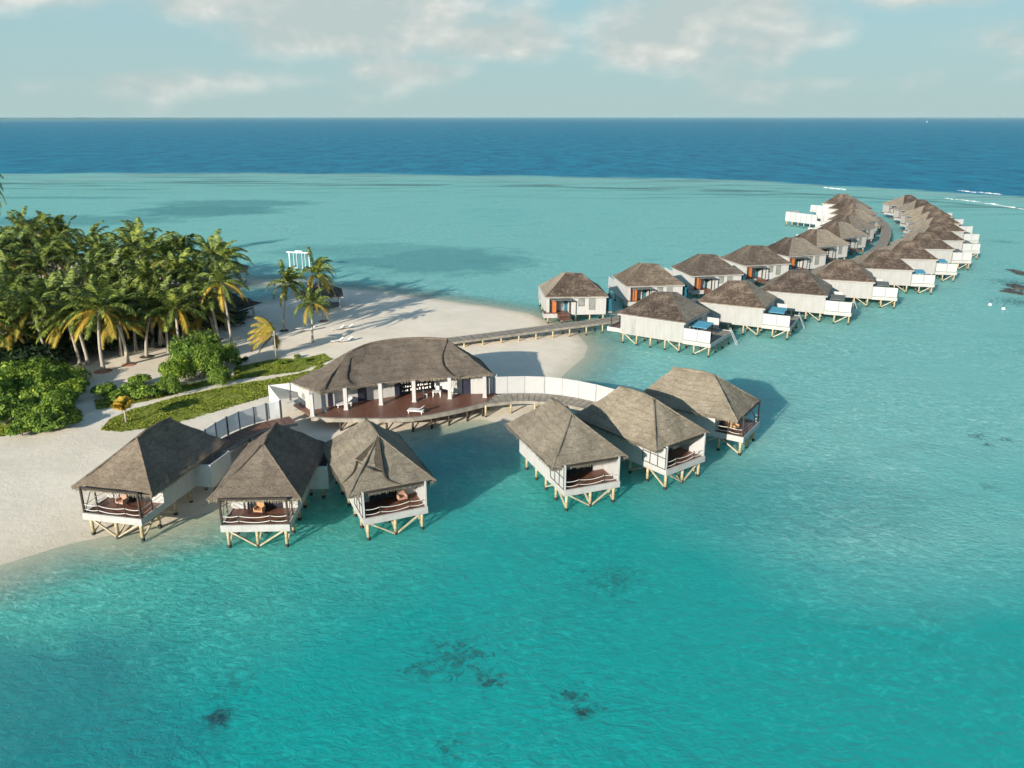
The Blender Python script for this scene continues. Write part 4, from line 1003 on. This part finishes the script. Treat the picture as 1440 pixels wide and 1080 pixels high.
# ground cover strips
def inpoly(x,y,P):
    c=False;j=len(P)-1
    for i in range(len(P)):
        if (P[i][1]>y)!=(P[j][1]>y) and x<(P[j][0]-P[i][0])*(y-P[i][1])/(P[j][1]-P[i][1])+P[i][0]: c=not c
        j=i
    return c
def cover(name,pxpoly,n,seed,mats=('ground_leaf',),hh=.11):
    P=[tuple(G(x,y,.7)[:2]) for x,y in pxpoly]; xs_=[p[0] for p in P]; ys_=[p[1] for p in P]; rnd=random.Random(seed); mb=MB(); k=0
    while k<n:
        x=rnd.uniform(min(xs_),max(xs_)); y=rnd.uniform(min(ys_),max(ys_))
        if not inpoly(x,y,P): continue
        k+=1
        dn=nz((x,y,seed),.5)
        if dn<-.38 and rnd.random()<.7: continue
        z=gz(x,y,-12)-.0; z=gz(x,y)
        h=hh*(.6+1.3*max(0,dn+.2))*rnd.uniform(.5,1.4)
        for j in range(2):
            a=rnd.uniform(0,6.28); w=rnd.uniform(.10,.2); o=Vector((math.cos(a),math.sin(a),0)); s_=Vector((-o.y,o.x,0))*w*.5
            b0=Vector((x,y,z-.02)); tp=b0+o*rnd.uniform(.1,.3)+Vector((0,0,h))
            mb.poly([b0-s_,b0+s_,tp+s_*1.1,tp-s_*.6+o*.06])
    o=mb.build(name,list(mats)); tag(o,kind='stuff')
    q=MB(); x=min(xs_)
    while x<max(xs_):
        y=min(ys_)
        while y<max(ys_):
            w_=.35+.12*nz((x,y,1),.9)
            if inpoly(x+.2+w_*nz((x,y,0),1.3),y+.2+w_*nz((y,x,4),1.3),P): q.poly([(x+a_,y+b_,gz(x+a_,y+b_)+.012) for a_,b_ in ((0,0),(.4,0),(.4,.4),(0,.4))])
            y+=.4
        x+=.4
    tag(q.build('turf','turf'),kind='structure'); return o
c1=cover('ground_cover',[(143,606),(158,590),(185,578),(250,560),(330,543),(385,534),(440,522),(452,512),(460,520),(420,545),(398,556),(378,556),(330,570),(270,588),(220,600),(170,608)],15000,3)
c2=cover('ground_cover',[(136,578),(180,571),(230,560),(300,542),(345,533),(420,524),(468,507),(455,500),(430,506),(380,508),(330,520),(330,530),(250,545),(225,556),(135,566)],9000,5)
c3=cover('ground_cover',[(-20,620),(0,616),(60,606),(112,596),(118,585),(100,572),(40,590),(-30,600)],3500,8)
tag(c1,'low green and yellow grass strip below the narrow sand path','plants'); tag(c2,'low green ground cover along the upper side of the narrow sand path','plants'); tag(c3,'low leafy ground cover fringing the big left hedge','plants')
# ------------------------------------------------------------------ beach gazebo, far roofs, swing, small things
def gazebo(name,label,x,y,rz,w,h0,h1,roofm='villa_mid'):
    t=thing(name,label,'gazebo',(x,y,gz(x,y)),rz)
    e=[(-w,-w,h0),(w,-w,h0),(w,w,h0),(-w,w,h0)]; mb=MB(); top=(0,0,h1)
    for i in range(4): patch(mb,e[i],e[(i+1)%4],top,top,10,8,.06,x+i*0)
    skirt(mb,e,.2,.1); r=mb.build('roof',roofm,t,True)
    q=MB()
    for i in range(4): a=Vector(e[i]);b_=Vector(e[(i+1)%4]); q.bar(a-Vector((0,0,.14)),b_-(b_-a).normalized()*.1-Vector((0,0,.14)),.1,.16)
    q.build('eave_trim','white_screen',r)
    for sx in (-1,1):
        for sy in (-1,1): q=MB(); q.box(sx*w*.8-.1,sx*w*.8+.1,sy*w*.8-.1,sy*w*.8+.1,-.3,h0); q.build('column','white_paint',t)
    q=MB(); q.box(-w*.8,w*.8,-w*.8,w*.8,-.1,.12); q.build('floor','jetty_wood',t)
    return t
gazebo('beach_gazebo','small square gazebo with a hipped roof and white eave on the sand spit',-36.2,150.4,R(14),3.9,2.6,5.0)
gazebo('side_table','small white gazebo counter',0,0,0,1,1,2) if False else None
g0=G(388,432,2.5); gazebo('beach_building','dark roofed beach building in the shade between the grove and the beach palms',-52.5,139.5,R(-20),5.6,2.5,5.2,'villa_dark')
g1=G(322,378,3.5); gazebo('beach_hut','thatched hut with a sunlit orange brown roof behind the right end of the grove',g1.x,g1.y,R(10),3.8,3.2,5.6,'thatch')
# swing frame in the lagoon
sw=thing('water_swing','white swing frame standing alone in the lagoon behind the beach palms','swing',(-51,192.3,0),R(-14))
for x in (-2.6,2.6): q=MB(); q.box(x-.1,x+.1,-.1,.1,-1,4.0); q.build('post','buoy_white',sw)
q=MB(); q.box(-3.1,3.1,-.15,.15,4.0,4.25); q.box(-2.9,2.9,-.7,-.55,4.25,4.4); q.box(-.9,.9,-.2,.2,4.25,4.6); q.build('top_beam','buoy_white',sw)
for x in (-1.5,-.7,.7,1.5): q=MB(); q.tube([(x,0,4.0),(x,0,.5)],.06,6); q.build('rope','buoy_white',sw)
for x in (-1.1,1.1): q=MB(); q.box(x-.5,x+.5,-.25,.25,.42,.5); q.build('swing_seat','buoy_white',sw)
# sun loungers on the beach
def lounger(px,py,lab,rz):
    p=G(px,py,.9); t=thing('sun_lounger',lab,'sun lounger',(p.x,p.y,gz(p.x,p.y)),rz,'loungers in the palm shade')
    q=MB(); q.box(-1,.4,-.33,.33,.28,.36); q.poly([(.4,-.33,.36),(1.05,-.33,.75),(1.05,.33,.75),(.4,.33,.36)]); q.build('bed','white_fabric',t)
    for sx in (-.85,.3):
        for sy in (-.28,.28): q=MB(); q.box(sx-.03,sx+.03,sy-.03,sy+.03,0,.28); q.build('leg','dark_wood',t)
for i,(px,py) in enumerate([(424,463),(435,465),(476,464),(488,462),(474,482),(487,481)]):
    lounger(px,py,f'white sun lounger on the beach, {ORD[i]} from the leaning beach palm rightwards',R(20+(i%3)*6))
# buoys
for (px,py,lab) in ((1392,429,'small white buoy floating right of the villa rows, the left one of two'),(1411,435,'small white buoy floating nearest the dark coral heads, the right one of two')):
    p=G(px,py,0); t=thing('mooring_buoy',lab,'buoy',(p.x,p.y,0),0)
    q=MB(); k=8
    q.tube([(0,0,-.25),(0,0,-.1),(0,0,.1),(0,0,.3),(0,0,.42)],[.1,.3,.36,.24,.08],10); q.build('float','buoy_white',t,True)
    q=MB(); q.tube([(0,0,.4),(0,0,.7)],.04,6); q.tube([(.12*math.cos(a),0,.78+.12*math.sin(a)) for a in [2*PI*i/10 for i in range(11)]],.025,5,False); q.build('mooring_ring','metal_dark',t)
# coral rocks breaking the surface at the right edge
def rock(px,py,r,lab,seed):
    p=G(px,py,0); q=MB(); nu,nv=40,16
    for j in range(nv+1):
        for i in range(nu):
            a=2*PI*i/nu; e_=PI/2*j/nv; v=Vector((math.cos(a)*math.cos(e_),math.sin(a)*math.cos(e_)*.8,math.sin(e_)*.2))
            s_=r*(1+.7*nz(v*1.6+Vector((seed,0,0)))+.5*nz(v*4+Vector((seed,0,0)))); q.v.append((v.x*s_,v.y*s_*1.9,v.z*s_*.6-.07*r+.22*nz((v.x*9,v.y*9,seed))+.15*nz((v.x*25,v.y*25,seed))))
    for j in range(nv):
        for i in range(nu): q.face([j*nu+i,j*nu+(i+1)%nu,(j+1)*nu+(i+1)%nu,(j+1)*nu+i])
    o=q.build('coral_rock','coral',None,True); o.location=(p.x,p.y,0); tag(o,lab,'rock','coral rocks at the right edge')
rock(1447,386,3.6,'dark coral rock at the right edge of the lagoon, the farther of two',1); rock(1446,410,4.3,'brown coral rock at the right edge of the lagoon, the nearer of two',2)
# far boat and low atoll
t=thing('motor_yacht','tiny white yacht on the horizon at the right','boat',(2700,5500,0),R(60))
q=MB(); q.prism([(-9,-2.4),(5,-2.4),(10,0),(5,2.4),(-9,2.4)],-.5,2.4); q.build('hull','buoy_white',t)
q=MB(); q.prism([(-6,-1.8),(2,-1.8),(4,0),(2,1.8),(-6,1.8)],2.4,5.4); q.box(-4,0,-1.2,1.2,5.4,8); q.build('cabin','buoy_white',t)
def isl(name,x0,x1,y,h,matn,seed):
    q=MB(); n=60
    for i in range(n+1):
        x=x0+(x1-x0)*i/n; hh=h*math.sin(PI*i/n)**.35*(.75+.35*nz((i*.4,seed,0)))+.2
        for (dy,zz) in ((-120,-1),(-60,hh*.75),(0,hh),(150,hh*.8),(260,-1)): q.v.append((x,y+dy,zz))
    for i in range(n):
        for j in range(4): a=i*5+j; q.face([a,a+5,a+6,a+1])
    o=q.build(name,matn,None,True); tag(o,kind='structure'); return o
simple('far_trees',(.05,.12,.10),(.08,.17,.13),.01,.9)
isl('distant_island',-8600,-3300,11500,26,'far_trees',2); isl('distant_island',-3300,-900,13500,12,'far_trees',5); isl('distant_island',4200,9500,12500,9,'far_trees',7)
# ------------------------------------------------------------------ light
SUN_EL=18.0; SH_AZ=57   # shadows run towards this bearing (deg from +x)
sd=bpy.data.lights.new('sun','SUN'); so=bpy.data.objects.new('sun',sd); COL.objects.link(so)
sd.energy=5.0; sd.angle=R(.55); sd.color=(1,.93,.82)
sv=Vector((math.cos(R(SH_AZ))*math.cos(R(SUN_EL)),math.sin(R(SH_AZ))*math.cos(R(SUN_EL)),-math.sin(R(SUN_EL))))
so.rotation_euler=sv.to_track_quat('-Z','Y').to_euler(); so.location=(-30,-60,60)
w=bpy.data.worlds.new('World'); sc.world=w; w.use_nodes=True; nt=w.node_tree; nt.nodes.clear()
out=N(nt,'ShaderNodeOutputWorld'); bg=N(nt,'ShaderNodeBackground'); L(nt,bg.outputs[0],out.inputs[0]); bg.inputs[1].default_value=.105
sky=N(nt,'ShaderNodeTexSky',sky_type='NISHITA'); sky.sun_disc=False; sky.sun_elevation=R(SUN_EL); sky.sun_rotation=R(270-SH_AZ)
sky.altitude=30; sky.air_density=1.0; sky.dust_density=.6; sky.ozone_density=2.2
tc=N(nt,'ShaderNodeTexCoord').outputs['Generated']; sp=N(nt,'ShaderNodeSeparateXYZ'); L(nt,tc,sp.inputs[0])
azn=math_(nt,'ARCTAN2',sp.outputs['X'],sp.outputs['Y']); eln=math_(nt,'ARCSINE',sp.outputs['Z'])
cb=N(nt,'ShaderNodeCombineXYZ'); L(nt,azn,cb.inputs[0]); L(nt,math_(nt,'MULTIPLY',eln,1.7),cb.inputs[1])
cv=cb.outputs[0]
tint=mixc(nt,1.0,sky.outputs[0],(.76,.97,.96),'MULTIPLY')
skyc=mixc(nt,ramp(nt,eln,[(.0,1.0),(.13,.9),(.32,0.0)]),tint,mixc(nt,1.0,ramp(nt,eln,[(0,(.262,.350,.345)),(.13,(.215,.345,.375))]),(10.8,10.8,10.8),'MULTIPLY'))
# cloud field
n_a=noisen(nt,cv,6.0,9,.5,.1); n_s=noisen(nt,mapping(nt,cv,(1,1,1),(0,0,0),(.012,-.02,0)),6.0,9,.5,.1)
cov=None
def blob(px,py,rx,ry,s):
    global cov
    a=math.atan((px-720)/FPX/ math.cos(math.atan((540-py)/FPX)-PITCH)*math.cos(math.atan((540-py)/FPX))); e_=math.atan((540-py)/FPX)-PITCH
    mv=mapping(nt,cv,(FPX/rx,FPX/ry/1.7,0),(0,0,0),(-a*FPX/rx,-e_*FPX/ry,0)); ln=N(nt,'ShaderNodeVectorMath',operation='LENGTH'); L(nt,mv,ln.inputs[0])
    k=math_(nt,'MULTIPLY',math_(nt,'MULTIPLY_ADD',ln.outputs['Value'],-1.0,1.0,clamp=True),s)
    cov=k if cov is None else math_(nt,'MAXIMUM',cov,k)
for a in ((300,-25,430,80,1.0),(520,28,300,62,1.0),(100,0,230,50,.8),(680,55,170,45,.9),(600,98,190,26,.5),(1000,15,200,110,1.0),(900,60,110,60,.9),(1080,60,140,60,.8),(1300,5,130,30,.8),(735,45,60,50,.8),(250,120,420,26,.3),(1120,120,420,30,.35),(1420,70,120,40,.35)): blob(*a)
den=math_(nt,'ADD',math_(nt,'MULTIPLY',cov,.95),math_(nt,'MULTIPLY',math_(nt,'SUBTRACT',n_a,.56),1.5))
hi=ramp(nt,eln,[(.18,0.0),(.45,.28)])
den=math_(nt,'ADD',den,math_(nt,'MULTIPLY',hi,.35))
mask=ramp(nt,den,[(-.0,0.0),(.5,.92)],'EASE')
shade=math_(nt,'ADD',math_(nt,'MULTIPLY',math_(nt,'SUBTRACT',n_a,n_s),5.0),math_(nt,'MULTIPLY',den,-.25))
ccol=ramp(nt,math_(nt,'ADD',shade,.5),[(.2,(.30,.352,.345)),(.5,(.36,.388,.373)),(.85,(.48,.48,.45))])
ccol=mixc(nt,1.0,ccol,(11.0,11.0,11.0),'MULTIPLY')
fin=mixc(nt,mask,skyc,ccol); L(nt,fin,bg.inputs[0])
q=MB(); q.box(-120000,120000,-2000,120000,-3.6,45); hzo=q.build('haze','dark_wood'); tag(hzo,kind='stuff')
hm=bpy.data.materials.new('air'); hm.use_nodes=True; t_=hm.node_tree; t_.nodes.clear(); o_=N(t_,'ShaderNodeOutputMaterial'); v_=N(t_,'ShaderNodeVolumePrincipled')
v_.inputs['Color'].default_value=(.6,.84,.9,1); v_.inputs['Density'].default_value=3.2e-5; v_.inputs['Anisotropy'].default_value=0; L(t_,v_.outputs[0],o_.inputs['Volume'])
hzo.data.materials.clear(); hzo.data.materials.append(hm)
# ------------------------------------------------------------------ view
vs=sc.view_settings; vs.view_transform='Standard'; vs.look='None'; vs.gamma=1; vs.exposure=.57; vs.use_curve_mapping=False
sc.cycles.max_bounces=5; sc.cycles.diffuse_bounces=3; sc.cycles.glossy_bounces=2; sc.cycles.volume_bounces=0; sc.cycles.transparent_max_bounces=8; sc.cycles.use_adaptive_sampling=True; sc.cycles.adaptive_threshold=.03; sc.cycles.use_denoising=True
